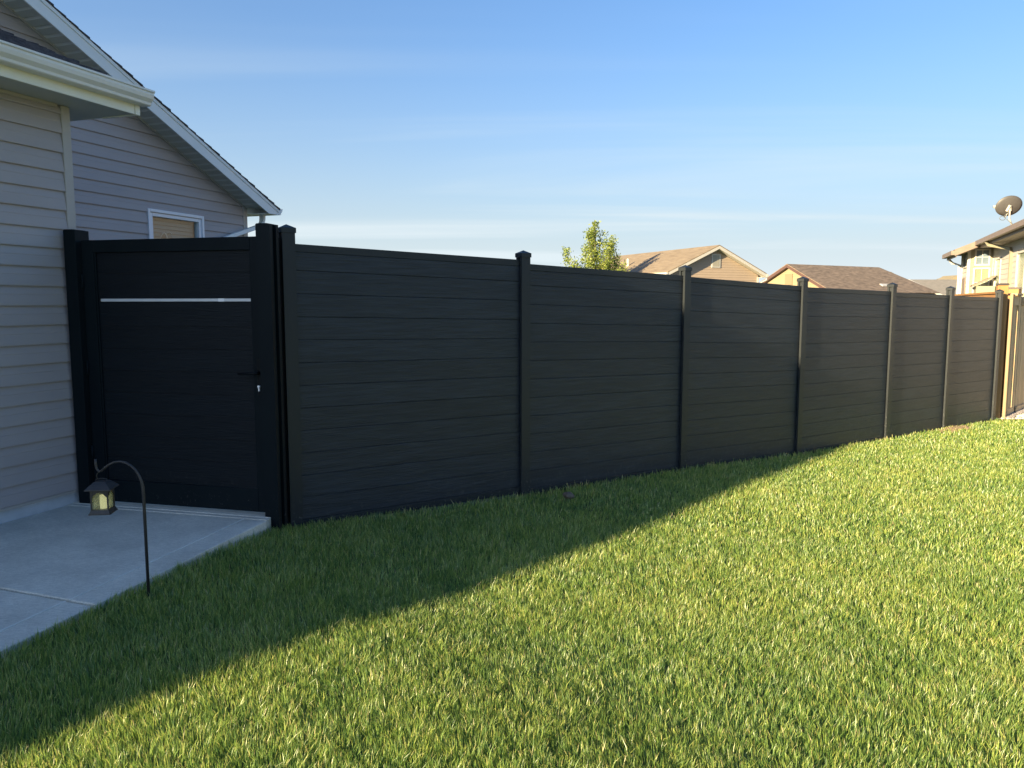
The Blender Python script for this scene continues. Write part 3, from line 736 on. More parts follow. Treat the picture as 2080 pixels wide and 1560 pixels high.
# --- house C: low grey roof, and house E behind it
Cc = empty('house', (48.8, 94, -.38), 0)
meta(Cc, 'low house with plain grey brown roof and white eave, right of the mottled roof', 'house', 'houses beyond the fence')
slabroof(Cc, [(-.6, 0, 4.75), (-.1, -6.5, 2.85), (16, -6.5, 2.85), (16, 0, 4.75)], .06, M['sh_grey'])
slabroof(Cc, [(-.6, 0, 4.75), (16, 0, 4.75), (16, 6.5, 2.85), (-.1, 6.5, 2.85)], .06, M['sh_grey'])
MB().hexa([(-.72, 0, 4.55), (-.22, -6.55, 2.62), (-.10, -6.55, 2.62), (-.6, 0, 4.55), (-.72, 0, 4.78), (-.22, -6.55, 2.87), (-.10, -6.55, 2.87), (-.6, 0, 4.78)]).build('rake_fascia', M['farwhite'], Cc)
MB().box((-.1, -6.62, 2.64), (16, -6.505, 2.84)).build('gutter', M['farwhite'], Cc)
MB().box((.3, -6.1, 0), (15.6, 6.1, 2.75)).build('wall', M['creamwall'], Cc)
MB().tube([(3.9, -2.6, 3.9), (3.9, -2.6, 4.55)], .11, 8).build('vent_pipe', M['farwhite'], Cc)
Ee = empty('house', (67.0, 122, -.38), 0)
meta(Ee, 'farthest house, small cream gable end and dark roof above the grey roof', 'house', 'houses beyond the fence')
slabroof(Ee, [(0, 0, 5.75), (-.4, -5, 3.9), (14, -5, 3.9), (14, 0, 5.75)], .06, M['sh_grey'])
slabroof(Ee, [(0, 0, 5.75), (14, 0, 5.75), (14, 5, 3.9), (-.4, 5, 3.9)], .06, M['sh_grey'])
MB().extrude([(-3.6, 4.4), (0, 5.6), (2.6, 4.4)], lambda p: (p[0] * .55 + .3, -5.2, p[1] + .5), lambda p: (p[0] * .55 + .3, -1, p[1] + .5)).build('gable_end', M['creamwall'], Ee)
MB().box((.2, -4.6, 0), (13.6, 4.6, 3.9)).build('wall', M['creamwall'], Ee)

# --- house D with the bay, at the right edge (local x = into the house, y = away)
D = empty('house', (14.879, 24.0, -.38), -23)
meta(D, 'beige grey sided house with cream window bay and satellite dish at right edge', 'house', 'houses beyond the fence')
zo = .38
def dz(x, lo=None): return 3.15 + zo + .42 * (x + 1.12)
# walls: wall1 x=0 y -9..0 ; wall2 y=0 x -.66..0 ; wall3 x=-.66 y 0..1.25
W1 = [(-1.32, -.42, 0, 2.86 + zo), (-4.6, -3.55, 0, 2.86 + zo)]
lapwall(D, lambda u, o, z: (-o, u, z), -9, -.05, .1, 3.32 + zo, .145, M['greysiding'], holes=[(a, b, c, d) for a, b, c, d in W1])
MB().box((.012, -9, 0), (6, 2.6, 3.35 + zo)).build('wall', M['greysiding'], D)
MB().box((-.02, -.05, .1), (.03, .0, 3.32 + zo)).build('corner_trim', M['farwhite'], D)
W2 = [(-.51, -.09, 2.66 + zo, 3.18 + zo), (-.53, -.07, .4, 2.60 + zo)]
M['creambay'] = mat('cream_bay_siding', (.235, .215, .15), (.26, .235, .165), rough=.6)
lapwall(D, lambda u, o, z: (u, -o, z), -.66, -.02, .1, 3.24 + zo, .145, M['creambay'], holes=W2)
MB().box((-.655, .012, 0), (.011, 1.25, 3.25 + zo)).build('bay_wall', M['creambay'], D)
MB().box((-.70, -.03, .1), (-.62, .02, 3.24 + zo)).build('corner_trim', M['farwhite'], D)
MB().box((-.71, 1.22, .1), (-.64, 1.30, 3.2 + zo)).build('corner_trim', M['farwhite'], D)
def dwin(axis, a, b, z0, z1, cross=True, m=None):
    """axis 'x': window in wall1 plane (x=0), spans y a..b ; axis 'y': bay face"""
    def P(u, o, z): return (-o, u, z) if axis == 'x' else ((u, -o, z) if axis == 'y' else (-.66 - o, u, z))
    def bx(u0, u1, o0, o1, z0_, z1_, mb):
        return mb.hexa([P(u0, o0, z0_), P(u1, o0, z0_), P(u1, o1, z0_), P(u0, o1, z0_), P(u0, o0, z1_), P(u1, o0, z1_), P(u1, o1, z1_), P(u0, o1, z1_)])
    t = .055 if axis != 'y' else .045; mb = MB()
    for (u0, u1, q0, q1) in ((a, a + t, z0, z1), (b - t, b, z0, z1), (a + t, b - t, z1 - t, z1), (a + t, b - t, z0, z0 + t)): bx(u0, u1, -.02, .03, q0, q1, mb)
    w_ = mb.build('window', M['farwhite'], D)
    mb = MB(); bx(a + t, b - t, -.035, -.005, z0 + t, z1 - t, mb); mb.build('pane', m or M['bluepane'], w_)
    if cross:
        mb = MB(); c = (a + b) / 2; g = .009
        bx(c - g, c + g, .0, .008, z0 + t, z1 - t, mb); zc = (z0 + z1) / 2 if z1 - z0 < .8 else z1 - .45
        bx(a + t, b - t, .0085, .012, zc - g, zc + g, mb); mb.build('muntins', M['farwhite'], w_)
M['curtainpane'] = mat('window_with_pale_blind', (.17, .18, .12), (.20, .21, .145), rough=.25, scale=3)
M['greenpane'] = mat('window_green_reflection', (.16, .20, .13), (.24, .27, .18), rough=.15, scale=2.5, spec=.7)
for a, b, z0_, z1_ in W1: dwin('x', a, b, 1.3 + zo if a < -3 else .9, z1_, cross=False, m=M['greenpane'])
dwin('y', -.51, -.09, 2.66 + zo, 3.18 + zo)
dwin('y', -.53, -.07, .6, 2.60 + zo, m=M['curtainpane'])
dwin('z', .12, 1.12, 2.62 + zo, 3.16 + zo, cross=False)
lapwall(D, lambda u, o, z: (-.66 - o, u, z), .02, 1.22, .1, 2.6 + zo, .145, M['greysiding'])
MB().box((-.70, .35, .3), (-.675, 1.0, 2.30 + zo)).build('dark_door', M['brownfascia'], D)
# lean-to against wall
MB().box((-.50, -.62, .1), (-.015, -.28, 2.02 + zo)).build('lean_to_wall', M['creambay'], D)
slabroof(D, [(-.62, -.70, 2.05 + zo), (-.02, -.70, 2.34 + zo), (-.02, -.22, 2.34 + zo), (-.62, -.22, 2.05 + zo)], .05, M['brownfascia'], 'lean_to_roof')
# roof planes
xr = 6.0; yf = 1.75
slabroof(D, [(-.50, -9.5, dz(-.50)), (-.50, -.55, dz(-.50)), (-1.12, -.55, dz(-1.12)), (-1.12, yf, dz(-1.12)), (xr, yf + 2.2, dz(xr)), (xr, -9.5, dz(xr))], .06, M['sh_d'])
slabroof(D, [(-1.12, yf, dz(-1.12)), (xr, yf + 7, dz(-1.12)), (xr, yf + 2.2, dz(xr))], .06, M['sh_d'])
def fas(p, q, h, name, m, th=.02, drop=.062):
    p = Vector(p); q = Vector(q); d_ = (q - p); nrm = Vector((d_.y, -d_.x, 0)).normalized() * th
    mb = MB(); mb.hexa([p - Vector((0, 0, h + drop)), q - Vector((0, 0, h + drop)), q - Vector((0, 0, h + drop)) + nrm, p - Vector((0, 0, h + drop)) + nrm,
                        p - Vector((0, 0, drop)), q - Vector((0, 0, drop)), q - Vector((0, 0, drop)) + nrm, p - Vector((0, 0, drop)) + nrm]); return mb.build(name, m, D)
fas((-.46, -9.5, dz(-.50)), (-.46, -.52, dz(-.50)), .17, 'fascia', M['brownfascia'])
fas((-1.08, -.52, dz(-1.12)), (-1.08, yf - .03, dz(-1.12)), .17, 'fascia', M['brownfascia'])
MB().hexa([(-1.12, -.575, dz(-1.12) - .20), (-.47, -.575, dz(-.47) - .20), (-.47, -.555, dz(-.47) - .20), (-1.12, -.555, dz(-1.12) - .20), (-1.12, -.575, dz(-1.12) - .01), (-.47, -.575, dz(-.47) - .01), (-.47, -.555, dz(-.47) - .01), (-1.12, -.555, dz(-1.12) - .01)]).build('rake_fascia', M['brownfascia'], D)
MB().box((-.60, -9.5, dz(-.5) - .16), (-.485, -.56, dz(-.5) - .03)).build('gutter', M['brownfascia'], D)
MB().box((-1.22, -.55, dz(-1.12) - .17), (-1.105, yf, dz(-1.12) - .04)).build('gutter', M['brownfascia'], D)
MB().box((-.45, -9.5, dz(-.5) - .235), (0, -.5, dz(-.5) - .225)).build('soffit', M['brownfascia'], D)
MB().hexa([(-1.08, -.55, dz(-1.08) - .215), (-.02, -.55, dz(-.02) - .215), (-.02, yf - .05, dz(-.02) - .215), (-1.08, yf - .05, dz(-1.08) - .215), (-1.08, -.55, dz(-1.08) - .205), (-.02, -.55, dz(-.02) - .205), (-.02, yf - .05, dz(-.02) - .205), (-1.08, yf - .05, dz(-1.08) - .205)]).build('soffit', M['brownfascia'], D)
MB().tube([(-.54, -2.2, dz(-.5) - .16), (-.50, -2.3, dz(-.5) - .26), (-.06, -2.9, dz(-.5) - .42), (-.05, -2.95, dz(-.5) - .55), (-.05, -2.95, .3)], .05, 4).build('downspout', M['creambay'], D)
MB().tube([(-1.1, 1.35, dz(-1.12) - .17), (-.95, 1.35, dz(-1.12) - .34), (-.75, 1.33, dz(-1.12) - .40), (-.75, 1.33, .2)], .045, 6).build('downspout', M['farwhite'], D)

# satellite dish on that roof
dish = empty('satellite_dish', (15.40, 24.0, 3.86)); meta(dish, 'grey satellite dish on bent mast seen from behind at the roof edge', 'satellite dish')
M['dishback'] = mat('dish_grey', (.062, .060, .060), (.072, .069, .068), rough=.55)
M['dishwhite'] = mat('dish_arm_white', (.36, .35, .32), rough=.5)
C0 = Vector((-.16, 0, .61)); ax = Vector((math.sin(R(6)) * math.cos(R(26)), math.cos(R(6)) * math.cos(R(26)), math.sin(R(26)))).normalized()
ux = ax.cross(Vector((0, 0, 1))).normalized(); uz = ux.cross(ax).normalized()
mb = MB(); nr, na = 5, 32; vs = []; fs = []
for th in (0, 1):
    for i in range(nr + 1):
        r = i / nr
        for j in range(na):
            a = 2 * math.pi * j / na
            vs.append(C0 + ux * (.385 * r * math.cos(a)) + uz * (.325 * r * math.sin(a)) + ax * (.075 * (r * r - 1) + th * .008))
for th in (0, 1):
    o = th * (nr + 1) * na
    for i in range(nr):
        for j in range(na): fs.append((o + i * na + j, o + i * na + (j + 1) % na, o + (i + 1) * na + (j + 1) % na, o + (i + 1) * na + j))
o2 = (nr + 1) * na
for j in range(na): fs.append((nr * na + j, nr * na + (j + 1) % na, o2 + nr * na + (j + 1) % na, o2 + nr * na + j))
mb.add(vs, fs).build('reflector', M['dishback'], dish, smooth=True)
mid = C0 - ax * .09
MB().tube([(0, 0, -.02), (-.12, 0, .22), (-.13, -.02, .38), mid - uz * .05], .026, 8).build('mast', M['dishwhite'], dish, smooth=True)
MB().tube([mid - uz * .14 - ux * .05, mid + uz * .05], .05, 4).tube([mid - uz * .12 + ux * .05, mid + uz * .04], .03, 4).build('bracket', M['dishwhite'], dish)
tip = C0 + ax * .42 - uz * .22 - Vector((.18, 0, 0))
MB().tube([mid - uz * .12, C0 - uz * .36, tip], .016, 6).build('feed_arm', M['dishwhite'], dish, smooth=True)
MB().tube([tip - Vector((.05, 0, -.05)), tip + Vector((.05, 0, .05)), tip + Vector((.13, 0, .06))], [.04, .05, .03], 8).build('receiver', M['dishwhite'], dish, smooth=True)
MB().box((-.10, -.08, -.06), (.14, .08, -.015)).build('foot', M['dishwhite'], dish)
cb = [mid - uz * .15] + [Vector((-.33 + .09 * math.cos(a), 0, .24 + .06 * math.sin(a))) for a in np.linspace(1.2, 1.2 + 6.6, 18)] + [Vector((-.1, -.02, .12)), Vector((.05, -.03, -.01))]
MB().tube(cb, .009, 6).build('cable', mat('blue_grey_cable', (.10, .12, .14), rough=.5), dish, smooth=True)

# ------------------------------------------------------------------ wooden fences at the right
M['cedar'] = mat('new_cedar', (.26, .12, .035), (.33, .17, .055), rough=.65, scale=3, stretch=(4, 4, .5), bump=.2, bscale=20)
M['pine'] = mat('pale_pine', (.19, .14, .08), (.23, .17, .10), rough=.65, scale=3, stretch=(4, 4, .4), bump=.2, bscale=20)
M['weathered'] = mat('weathered_picket', (.38, .28, .165), (.52, .40, .25), rough=.8, scale=4, stretch=(6, 6, .5), bump=.35, bscale=14, rand=.16)
M['capdark'] = mat('dark_post_cap', (.05, .04, .04), rough=.3)
def wpost(par, x, y, z0, z1, s, m=None):
    p = MB().box((x - s / 2, y - s / 2, z0), (x + s / 2, y + s / 2, z1)).build('post', m or M['cedar'], par, bevel=.004)
    MB().box((x - s / 2 - .012, y - s / 2 - .012, z1 + .001), (x + s / 2 + .012, y + s / 2 + .012, z1 + .012)).box((x - s / 2 - .004, y - s / 2 - .004, z1 + .0125), (x + s / 2 + .004, y + s / 2 + .004, z1 + .03)).build('post_cap', M['capdark'], p)
    return p
wf1 = empty('wooden_fence', (7.69, 12.14, -.335), -22)
meta(wf1, 'orange cedar fence running away behind the end of the black fence', 'fence')
wpost(wf1, 0, 0, 0, 2.115, .145)
for k in range(3): MB().box((-.07, 2.4 * (k + 1) - .07, 0), (.0 - .05, 2.4 * (k + 1) + .07, 1.97)).build('post', M['cedar'], wf1)
MB().box((-.07, .08, 1.985), (.06, 7.2, 2.02)).build('cap_rail', M['cedar'], wf1, bevel=.003)
MB().box((-.045, .08, 1.86), (-.02, 7.2, 1.98)).build('top_rail', M['cedar'], wf1)
for k in range(48):
    MB().box((-.018, .09 + k * .148, .04), (.0, .09 + k * .148 + .141, 1.98)).build('picket', M['cedar'], wf1)
wf2 = empty('wooden_fence', (7.75, 12.11, -.335), -47)
meta(wf2, 'weathered tan picket fence standing on gravel at the right edge', 'fence')
MB().box((.05, -.02, -.05), (.095, .055, 1.98)).build('post', M['pine'], wf2, bevel=.003)
def section(y0, y1, xo):
    MB().box((xo - .02, y0, 1.955), (xo + .125, y1, 1.99)).build('cap_rail', M['weathered'], wf2, bevel=.003)
    MB().box((xo + .0465, y0, 1.80), (xo + .072, y1, 1.95)).build('top_rail', M['weathered'], wf2, bevel=.002)
    n = int((y1 - y0) / .146)
    for k in range(n):
        y = y0 + k * (y1 - y0) / n
        MB().box((xo + .025 + (k % 2) * .002, y + .002, .15), (xo + .044 + (k % 2) * .002, y + (y1 - y0) / n - .004, 1.94)).build('picket', M['weathered'], wf2, bevel=.002)
    MB().box((xo + .05, y0, .01), (xo + .075, y1, .155)).build('kick_board', M['weathered'], wf2, bevel=.002)
section(.09, .42, 0)
MB().box((-.05, .43, 0), (.075, .53, 1.95)).build('post', M['weathered'], wf2, bevel=.003)
section(.60, 2.9, .02)
wpost(wf2, -.11, .86, 0, 2.07, .16)
MB().box((-.04, 2.92, 0), (.10, 3.04, 1.95)).build('post', M['weathered'], wf2, bevel=.003)
section(3.06, 6.0, .02)

# ------------------------------------------------------------------ gravel
M['gravelbase'] = mat('gravel_bed', (.40, .34, .25), (.60, .53, .41), rough=.9, scale=40, bump=.6, bscale=60)
M['gravel'] = mat('pale_gravel', (.50, .43, .32), (.72, .65, .53), rough=.85, scale=20, rand=.0)
M['gravelshade'] = mat('shaded_gravel', (.14, .13, .14), (.28, .25, .24), rough=.85, scale=20)  # darker colours paint the fence's shade into these stones
def gbed(x, y): return float(ground_z(x, y)) + .02 + .10 * max(0, min(1, (y - 12.1) / 1.2))
gp_ = [(x, y) for x in np.arange(7.62, 14.1, .4) for y in np.arange(11.98, 18, .4)]
xs_ = np.arange(7.62, 14.1, .4); ys_ = np.arange(11.98, 18, .4)
mb = MB(); mb.add([(x, y, gbed(x, y)) for x in xs_ for y in ys_], [(i * len(ys_) + j, (i + 1) * len(ys_) + j, (i + 1) * len(ys_) + j + 1, i * len(ys_) + j + 1) for i in range(len(xs_) - 1) for j in range(len(ys_) - 1)])
mb.build('gravel_bed', M['gravelbase'], kind='structure')
def stones(name, m, n, fn, rmin, rmax, seed, **kw):
    rg = np.random.default_rng(seed)
    ico = np.array([(0, 0, 1), (.89, 0, .45), (.28, .85, .45), (-.72, .53, .45), (-.72, -.53, .45), (.28, -.85, .45), (.72, .53, -.45), (-.28, .85, -.45), (-.89, 0, -.45), (-.28, -.85, -.45), (.72, -.53, -.45), (0, 0, -1)])
    fc = np.array([(0, 1, 2), (0, 2, 3), (0, 3, 4), (0, 4, 5), (0, 5, 1), (1, 6, 2), (2, 7, 3), (3, 8, 4), (4, 9, 5), (5, 10, 1), (2, 6, 7), (3, 7, 8), (4, 8, 9), (5, 9, 10), (1, 10, 6), (6, 11, 7), (7, 11, 8), (8, 11, 9), (9, 11, 10), (10, 11, 6)])
    V_, F_ = [], []
    for i in range(n):
        x, y, z = fn(rg); r = rg.uniform(rmin, rmax); sc_ = r * rg.uniform(.6, 1.3, 3); a = rg.uniform(0, 6.28)
        v = ico * sc_ * rg.uniform(.85, 1.15, (12, 1)); v = np.stack([v[:, 0] * math.cos(a) - v[:, 1] * math.sin(a), v[:, 0] * math.sin(a) + v[:, 1] * math.cos(a), v[:, 2] * .7], 1) + (x, y, z)
        F_.append(fc + 12 * i); V_.append(v)
    me = bpy.data.meshes.new(name); me.from_pydata(np.concatenate(V_).tolist(), [], np.concatenate(F_).tolist()); me.materials.append(m)
    o = bpy.data.objects.new(name, me); COL.objects.link(o); return meta(o, **kw)
WFD = np.array([math.sin(R(47)), math.cos(R(47))])
def fg(rg):
    x = rg.uniform(7.75, 10.2); y = rg.uniform(11.99, 14.2)
    return x, y, gbed(x, y) + .004
stones('gravel', M['gravel'], 7000, fg, .010, .022, 1, label='pale sunlit gravel bed beside the wooden fence', cat='gravel', kind='stuff')
def fd_(rg):
    s = rg.uniform(.05, 3.2); o = .10 + abs(rg.normal(0, .05)); x = 7.70 + WFD[0] * s + WFD[1] * o; y = 12.10 + WFD[1] * s - WFD[0] * o
    return x, y, gbed(x, y) + .02
stones('shaded_gravel', M['gravelshade'], 700, fd_, .014, .03, 2, label='stones tinted dark for shade along the foot of the picket fence', cat='gravel', kind='stuff')

# stone in the grass, and bare earth with pebbles by the sixth post
M['fieldstone'] = mat('brown_fieldstone', (.085, .066, .05), (.15, .12, .09), rough=.85, scale=18, bump=.5, bscale=50)
rg = np.random.default_rng(4)
import bmesh
bm = bmesh.new(); bmesh.ops.create_icosphere(bm, subdivisions=3, radius=1)
for v in bm.verts:
    n_ = 1 + .12 * math.sin(v.co.x * 3 + 1) * math.cos(v.co.y * 4) + .05 * math.sin(v.co.z * 9 + v.co.x * 7)
    v.co = Vector((v.co.x * .050 * n_, v.co.y * .045 * n_, v.co.z * .030 * n_))
sm_ = bpy.data.meshes.new('stone'); bm.to_mesh(sm_); bm.free(); sm_.materials.append(M['fieldstone'])
sm_.polygons.foreach_set('use_smooth', [True] * len(sm_.polygons))
so = bpy.data.objects.new('stone', sm_); COL.objects.link(so); so.location = (.470, 6.235, float(ground_z(.47, 6.235)) + .034); so.rotation_euler = (R(6), R(12), R(30))
meta(so, 'small brown field stone half sunk in the shaded lawn near the fence', 'stone')
def fp(rg):
    x = rg.normal(6.35, .16); y = rg.normal(10.86, .07) + (x - 6.35) * .72
    return x, y, float(ground_z(x, y)) + .012
M['dirt'] = mat('bare_dirt', (.12, .09, .055), (.19, .145, .095), rough=.95, scale=30, bump=.5, bscale=80)
stones('pebbles', M['dirt'], 260, fp, .010, .028, 6, label='loose dirt clods and pebbles at the foot of the black fence', cat='dirt', kind='stuff')

# ------------------------------------------------------------------ young tree
def leaf_mat(name, c1, c2, tr=.45, GL=.04):
    m = bpy.data.materials.new(name); m.use_nodes = True; nt = m.node_tree; nt.nodes.clear(); L = nt.links
    o = nt.nodes.new('ShaderNodeOutputMaterial'); at = nt.nodes.new('ShaderNodeAttribute'); at.attribute_name = 'tone'
    mx = nt.nodes.new('ShaderNodeMix'); mx.data_type = 'RGBA'; mx.inputs[6].default_value = (*c1, 1); mx.inputs[7].default_value = (*c2, 1)
    L.new(at.outputs['Fac'], mx.inputs[0])
    d = nt.nodes.new('ShaderNodeBsdfDiffuse'); t = nt.nodes.new('ShaderNodeBsdfTranslucent'); g = nt.nodes.new('ShaderNodeBsdfGlossy'); g.inputs['Roughness'].default_value = .45
    a = nt.nodes.new('ShaderNodeMixShader'); a.inputs[0].default_value = tr; b = nt.nodes.new('ShaderNodeMixShader'); b.inputs[0].default_value = GL
    L.new(mx.outputs[2], d.inputs[0]); L.new(mx.outputs[2], t.inputs[0]); L.new(d.outputs[0], a.inputs[1]); L.new(t.outputs[0], a.inputs[2])
    L.new(a.outputs[0], b.inputs[1]); L.new(g.outputs[0], b.inputs[2]); L.new(b.outputs[0], o.inputs[0]); return m
M['leaf'] = leaf_mat('tree_leaf', (.18, .26, .05), (.37, .41, .10))
M['bark'] = mat('grey_brown_bark', (.13, .10, .075), (.20, .16, .12), rough=.9, scale=8, bump=.4)
tree = empty('young_tree', (4.30, 40.6, -.38)); meta(tree, 'slim young leafy tree rising behind the fence left of the tan house', 'tree')
rg = random.Random(12)
MB().tube([(0, 0, -.1), (.02, 0, 1.6), (-.02, .02, 3.2), (.03, 0, 4.6), (.02, 0, 5.9)], [.10, .085, .06, .035, .012], 8).build('trunk', M['bark'], tree, smooth=True)
limbs = []
def limb(z0, tx, ty, tz, r=.03):
    p = [Vector((0, 0, z0)), Vector((tx * .45, ty * .45, z0 + (tz - z0) * .30)), Vector((tx * .8, ty * .8, z0 + (tz - z0) * .68)), Vector((tx, ty, tz))]
    limbs.append(p); MB().tube(p, [r, r * .75, r * .5, r * .25], 6).build('limb', M['bark'], tree, smooth=True)
spec = [(2.6, -1.55, .1, 4.65), (2.9, -1.15, -.2, 4.1), (2.4, -.9, .4, 3.7), (2.7, 1.0, .1, 5.2), (3.1, .85, -.3, 4.7), (2.3, 1.15, .3, 4.1), (2.2, 1.3, -.3, 3.5), (2.8, -.5, .5, 4.9), (3.4, .35, .3, 5.5),
        (3.3, -.35, -.2, 5.55), (2.5, .5, -.6, 4.2), (2.5, -.3, -.7, 4.4), (3.6, .1, .2, 5.9), (3.6, -.2, .1, 5.8), (2.6, .7, .6, 4.0), (3.2, .55, 0, 5.0), (2.4, .8, -.1, 3.9), (3.2, 1.0, 0, 5.25), (2.1, -.6, 0, 3.4), (2.1, .4, .2, 3.3), (2.1, 1.25, .1, 3.7), (2.3, 1.55, .1, 3.9), (2.2, 1.75, -.1, 3.45), (2.3, 1.35, .2, 4.35), (2.2, -1.25, .1, 3.6)]
for s_ in spec: limb(*s_)
limbs.append([Vector((0, 0, 2.8)), Vector((0, 0, 3.8)), Vector((0, 0, 5)), Vector((.02, 0, 6.05))])
lv, lf, lt = [], [], []
for li, p in enumerate(limbs):
    L_ = sum((p[i + 1] - p[i]).length for i in range(3)); n = int(L_ * (150 if li < len(limbs) - 1 else 210)); main = li == len(limbs) - 1
    for _ in range(n):
        t_ = rg.uniform(.28, 1.02) * 3 if not main else rg.uniform(0, 3); i = min(int(t_), 2); q = p[i].lerp(p[i + 1], t_ - i)
        # leaves gather in small tufts along the twig
        tuft = Vector((math.sin(int(t_ * 7) * 12.9 + li), math.sin(int(t_ * 7) * 4.1 + li * 2), math.sin(int(t_ * 7) * 7.7 + li * 3))) * .11
        sp_ = .12 if not main else .23 * (1.25 - t_ / 3.2)
        q = q + tuft + Vector((rg.gauss(0, sp_), rg.gauss(0, sp_), rg.gauss(0, sp_)))
        n1 = Vector((rg.gauss(0, 1), rg.gauss(0, 1), rg.gauss(0, 1))).normalized(); n2 = n1.orthogonal().normalized(); l = rg.uniform(.045, .085); b_ = len(lv)
        lv += [q - n1 * l, q + n2 * l * .5, q + n1 * l, q - n2 * l * .5]; lf.append((b_, b_ + 1, b_ + 2, b_ + 3)); lt += [min(1, max(0, rg.gauss(.55, .28)))] * 4
me = bpy.data.meshes.new('crown'); me.from_pydata(lv, [], lf); at = me.attributes.new('tone', 'FLOAT', 'POINT'); at.data.foreach_set('value', lt); me.materials.append(M['leaf'])
co = bpy.data.objects.new('crown', me); COL.objects.link(co); co.parent = tree

# ------------------------------------------------------------------ lawn: every blade a small bent strip
M['grass'] = leaf_mat('lawn_blade', (.045, .105, .022), (.36, .38, .10), .5, .075)
nt = M['grass'].node_tree
mxn = [n for n in nt.nodes if n.bl_idname == 'ShaderNodeMix'][0]
rmp = nt.nodes.new('ShaderNodeValToRGB'); els = rmp.color_ramp.elements
els[0].position = 0; els[0].color = (.075, .175, .045, 1); els[1].position = 1; els[1].color = (.66, .56, .30, 1)
for p_, c_ in ((.35, (.175, .305, .07)), (.62, (.32, .43, .080)), (.82, (.56, .58, .15))):
    e_ = els.new(p_); e_.color = (*c_, 1)
atn = [n for n in nt.nodes if n.bl_idname == 'ShaderNodeAttribute'][0]
nt.links.new(atn.outputs['Fac'], rmp.inputs[0])
for n in nt.nodes:
    if n.bl_idname in ('ShaderNodeBsdfDiffuse', 'ShaderNodeBsdfTranslucent'): nt.links.new(rmp.outputs[0], n.inputs[0])
gr = np.random.default_rng(77)
def vnoise(x, y, s, seed):
    g = np.random.default_rng(seed).random((256, 256)); u = x / s + 100; v = y / s + 100
    i = np.floor(u).astype(int); j = np.floor(v).astype(int); fu = u - i; fv = v - j; fu = fu * fu * (3 - 2 * fu); fv = fv * fv * (3 - 2 * fv)
    a = g[i % 256, j % 256]; b = g[(i + 1) % 256, j % 256]; c = g[i % 256, (j + 1) % 256]; d = g[(i + 1) % 256, (j + 1) % 256]
    return a * (1 - fu) * (1 - fv) + b * fu * (1 - fv) + c * (1 - fu) * fv + d * fu * fv
rings = [(1.5, 2.8, 28000, .0023), (2.8, 4.0, 23000, .0026), (4.0, 5.6, 16000, .0034), (5.6, 8.0, 8200, .0050), (8.0, 11.0, 5600, .0064), (11.0, 16.5, 3200, .0085)]
XS, YS, WS = [], [], []
half = R(43)
for r0, r1, dn, wd_ in rings:
    n = int(dn * half * (r1 * r1 - r0 * r0)); r = np.sqrt(gr.uniform(r0 * r0, r1 * r1, n)); a = gr.uniform(-half, half, n)
    XS.append(r * np.sin(a)); YS.append(r * np.cos(a)); WS.append(np.full(n, wd_))
for a0, a1, r0, r1, dn, wd_ in ((half, R(80), .8, 12.0, 2200, .0095), (-R(80), -half, .8, 5.0, 3000, .008), (-half, half, .5, 1.5, 3500, .007)):
    n = int(dn * (a1 - a0) / 2 * (r1 * r1 - r0 * r0)); r = np.sqrt(gr.uniform(r0 * r0, r1 * r1, n)); a = gr.uniform(a0, a1, n)
    XS.append(r * np.sin(a)); YS.append(r * np.cos(a)); WS.append(np.full(n, wd_))
x = np.concatenate(XS); y = np.concatenate(YS); w = np.concatenate(WS)
s = (x - P0[0]) * FD[0] + (y - P0[1]) * FD[1]; o = (x - P0[0]) * FN[0] + (y - P0[1]) * FN[1]
# distance to the right of the slab edge
ex, ey = math.sin(EA), math.cos(EA); se = (x - E0.x) * ex + (y - E0.y) * ey; oe = (x - E0.x) * ey - (y - E0.y) * ex
keep = (o > -.01 + gr.uniform(0, .015, len(x))) & (s < 11.5 + .2 * gr.random(len(x))) | ((s >= 11.5) & (y < 11.98) & (x > 7.55))
keep &= ~((x > 7.6) & (y > 11.99))
keep &= (oe > .004) | (se > 0.0)
keep &= ~((o < -.0) & (s < .25))
keep &= ~((s < .15) & (o < .02) & (o > -.3))
keep &= ~((np.abs(s - 2.03) < .05) & (o < .01))
keep &= (np.hypot((x - .47) / .045, (y - 6.235) / .04) > 1)
dirtm = np.exp(-(((x - 6.35) / .28) ** 2 + ((y - 10.86 - (x - 6.35) * .72) / .10) ** 2))
keep &= gr.random(len(x)) > dirtm * .9
clump = vnoise(x, y, .035, 1) * .6 + vnoise(x, y, .012, 2) * .4
keep &= gr.random(len(x)) < .28 + 1.15 * clump
x, y, w, s, o, oe, se, dirtm, clump = [q[keep] for q in (x, y, w, s, o, oe, se, dirtm, clump)]
n = len(x); z = ground_z(x, y) - .012
patch = vnoise(x, y, .55, 5) * .5 + vnoise(x, y, .16, 6) * .5
h = gr.uniform(.030, .054, n) * (.88 + .24 * patch) * (.80 + .4 * clump)
edge = np.exp(-np.maximum(o, 0) / .04) * (s > -.1) + np.exp(-np.maximum(oe, 0) / .05) * (se < .1)
h *= 1 + .55 * np.clip(edge, 0, 1) * gr.random(n)
tall = gr.random(n) < .012; h[tall] *= 1.5
phi = gr.uniform(0, 2 * np.pi, n); lean = np.abs(gr.normal(0, .30, n)) + .05
comb_ = vnoise(x, y, .22, 9) * 2 * np.pi * 2   # neighbouring blades lean alike
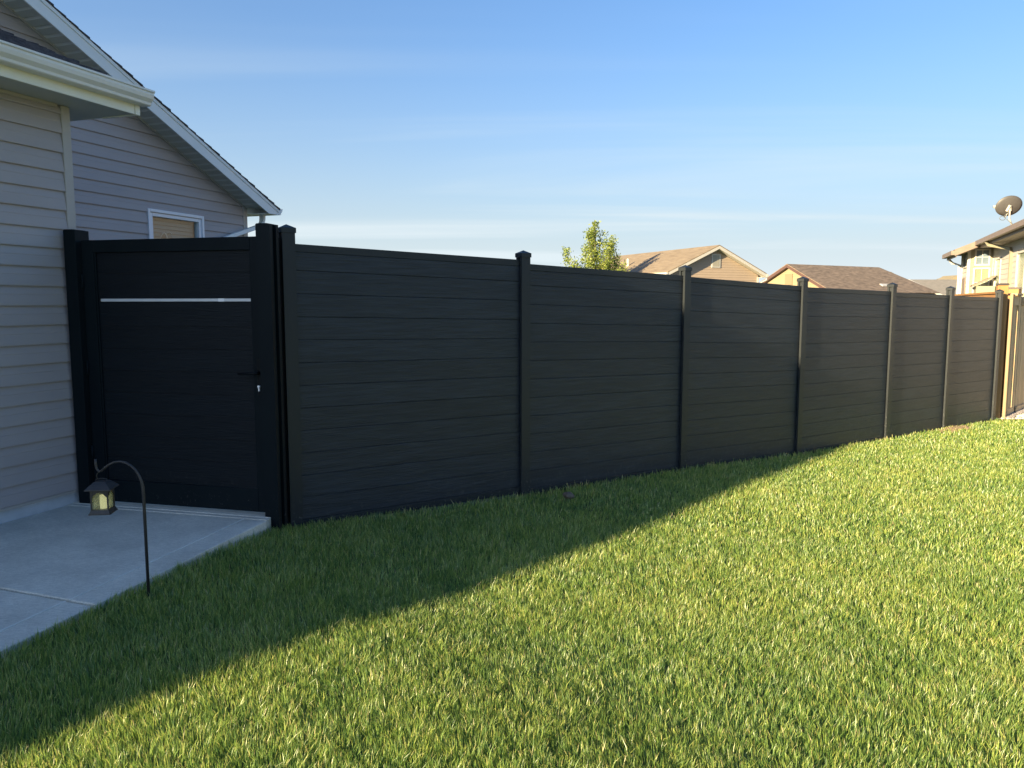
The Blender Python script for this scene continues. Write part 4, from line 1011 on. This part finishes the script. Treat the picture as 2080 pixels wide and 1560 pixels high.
phi = np.where(gr.random(n) < .45, comb_ + gr.normal(0, .5, n), phi)
lx, ly = np.cos(phi), np.sin(phi)
psi = gr.uniform(0, 2 * np.pi, n); wx, wy = np.cos(psi) * w * gr.uniform(.6, 1.15, n) * .5, np.sin(psi) * w * .5
mh = h * .55; mo = h * lean * .28; to = h * lean * 1.0; thh = h * np.sqrt(np.maximum(.15, 1 - (lean * .55) ** 2))
V = np.empty((n, 5, 3))
V[:, 0] = np.stack([x - wx, y - wy, z], 1); V[:, 1] = np.stack([x + wx, y + wy, z], 1)
V[:, 2] = np.stack([x + lx * mo + wx * .95, y + ly * mo + wy * .95, z + mh], 1); V[:, 3] = np.stack([x + lx * mo - wx * .95, y + ly * mo - wy * .95, z + mh], 1)
V[:, 4] = np.stack([x + lx * to, y + ly * to, z + thh], 1)
me = bpy.data.meshes.new('lawn_grass')
me.vertices.add(n * 5); me.vertices.foreach_set('co', V.astype(np.float32).ravel())
idx = (np.arange(n) * 5)[:, None] + np.array([0, 1, 2, 3, 3, 2, 4])[None, :]
me.loops.add(n * 7); me.loops.foreach_set('vertex_index', idx.astype(np.int32).ravel())
me.polygons.add(n * 2)
ls_ = (np.arange(n) * 7)[:, None] + np.array([0, 4])[None, :]
me.polygons.foreach_set('loop_start', ls_.astype(np.int32).ravel())
me.update(calc_edges=True)
tone = np.clip(gr.normal(.46, .19, n) + (patch - .5) * .30 + .5 * dirtm, 0, .88)
straw = gr.random(n) < .035 + .25 * np.clip(edge, 0, 1) * (s > 0); tone[straw] = gr.uniform(.85, 1, straw.sum())
at = me.attributes.new('tone', 'FLOAT', 'POINT'); tn = np.repeat(tone, 5).reshape(-1, 5) + np.array([-.08, -.08, 0, 0, .08]); at.data.foreach_set('value', np.clip(tn, 0, 1).ravel().astype(np.float32))
me.materials.append(M['grass'])
lo_ = bpy.data.objects.new('lawn_grass', me); COL.objects.link(lo_); meta(lo_, 'freshly mown green lawn in front of the black fence', 'grass', kind='stuff')
print('blades', n)
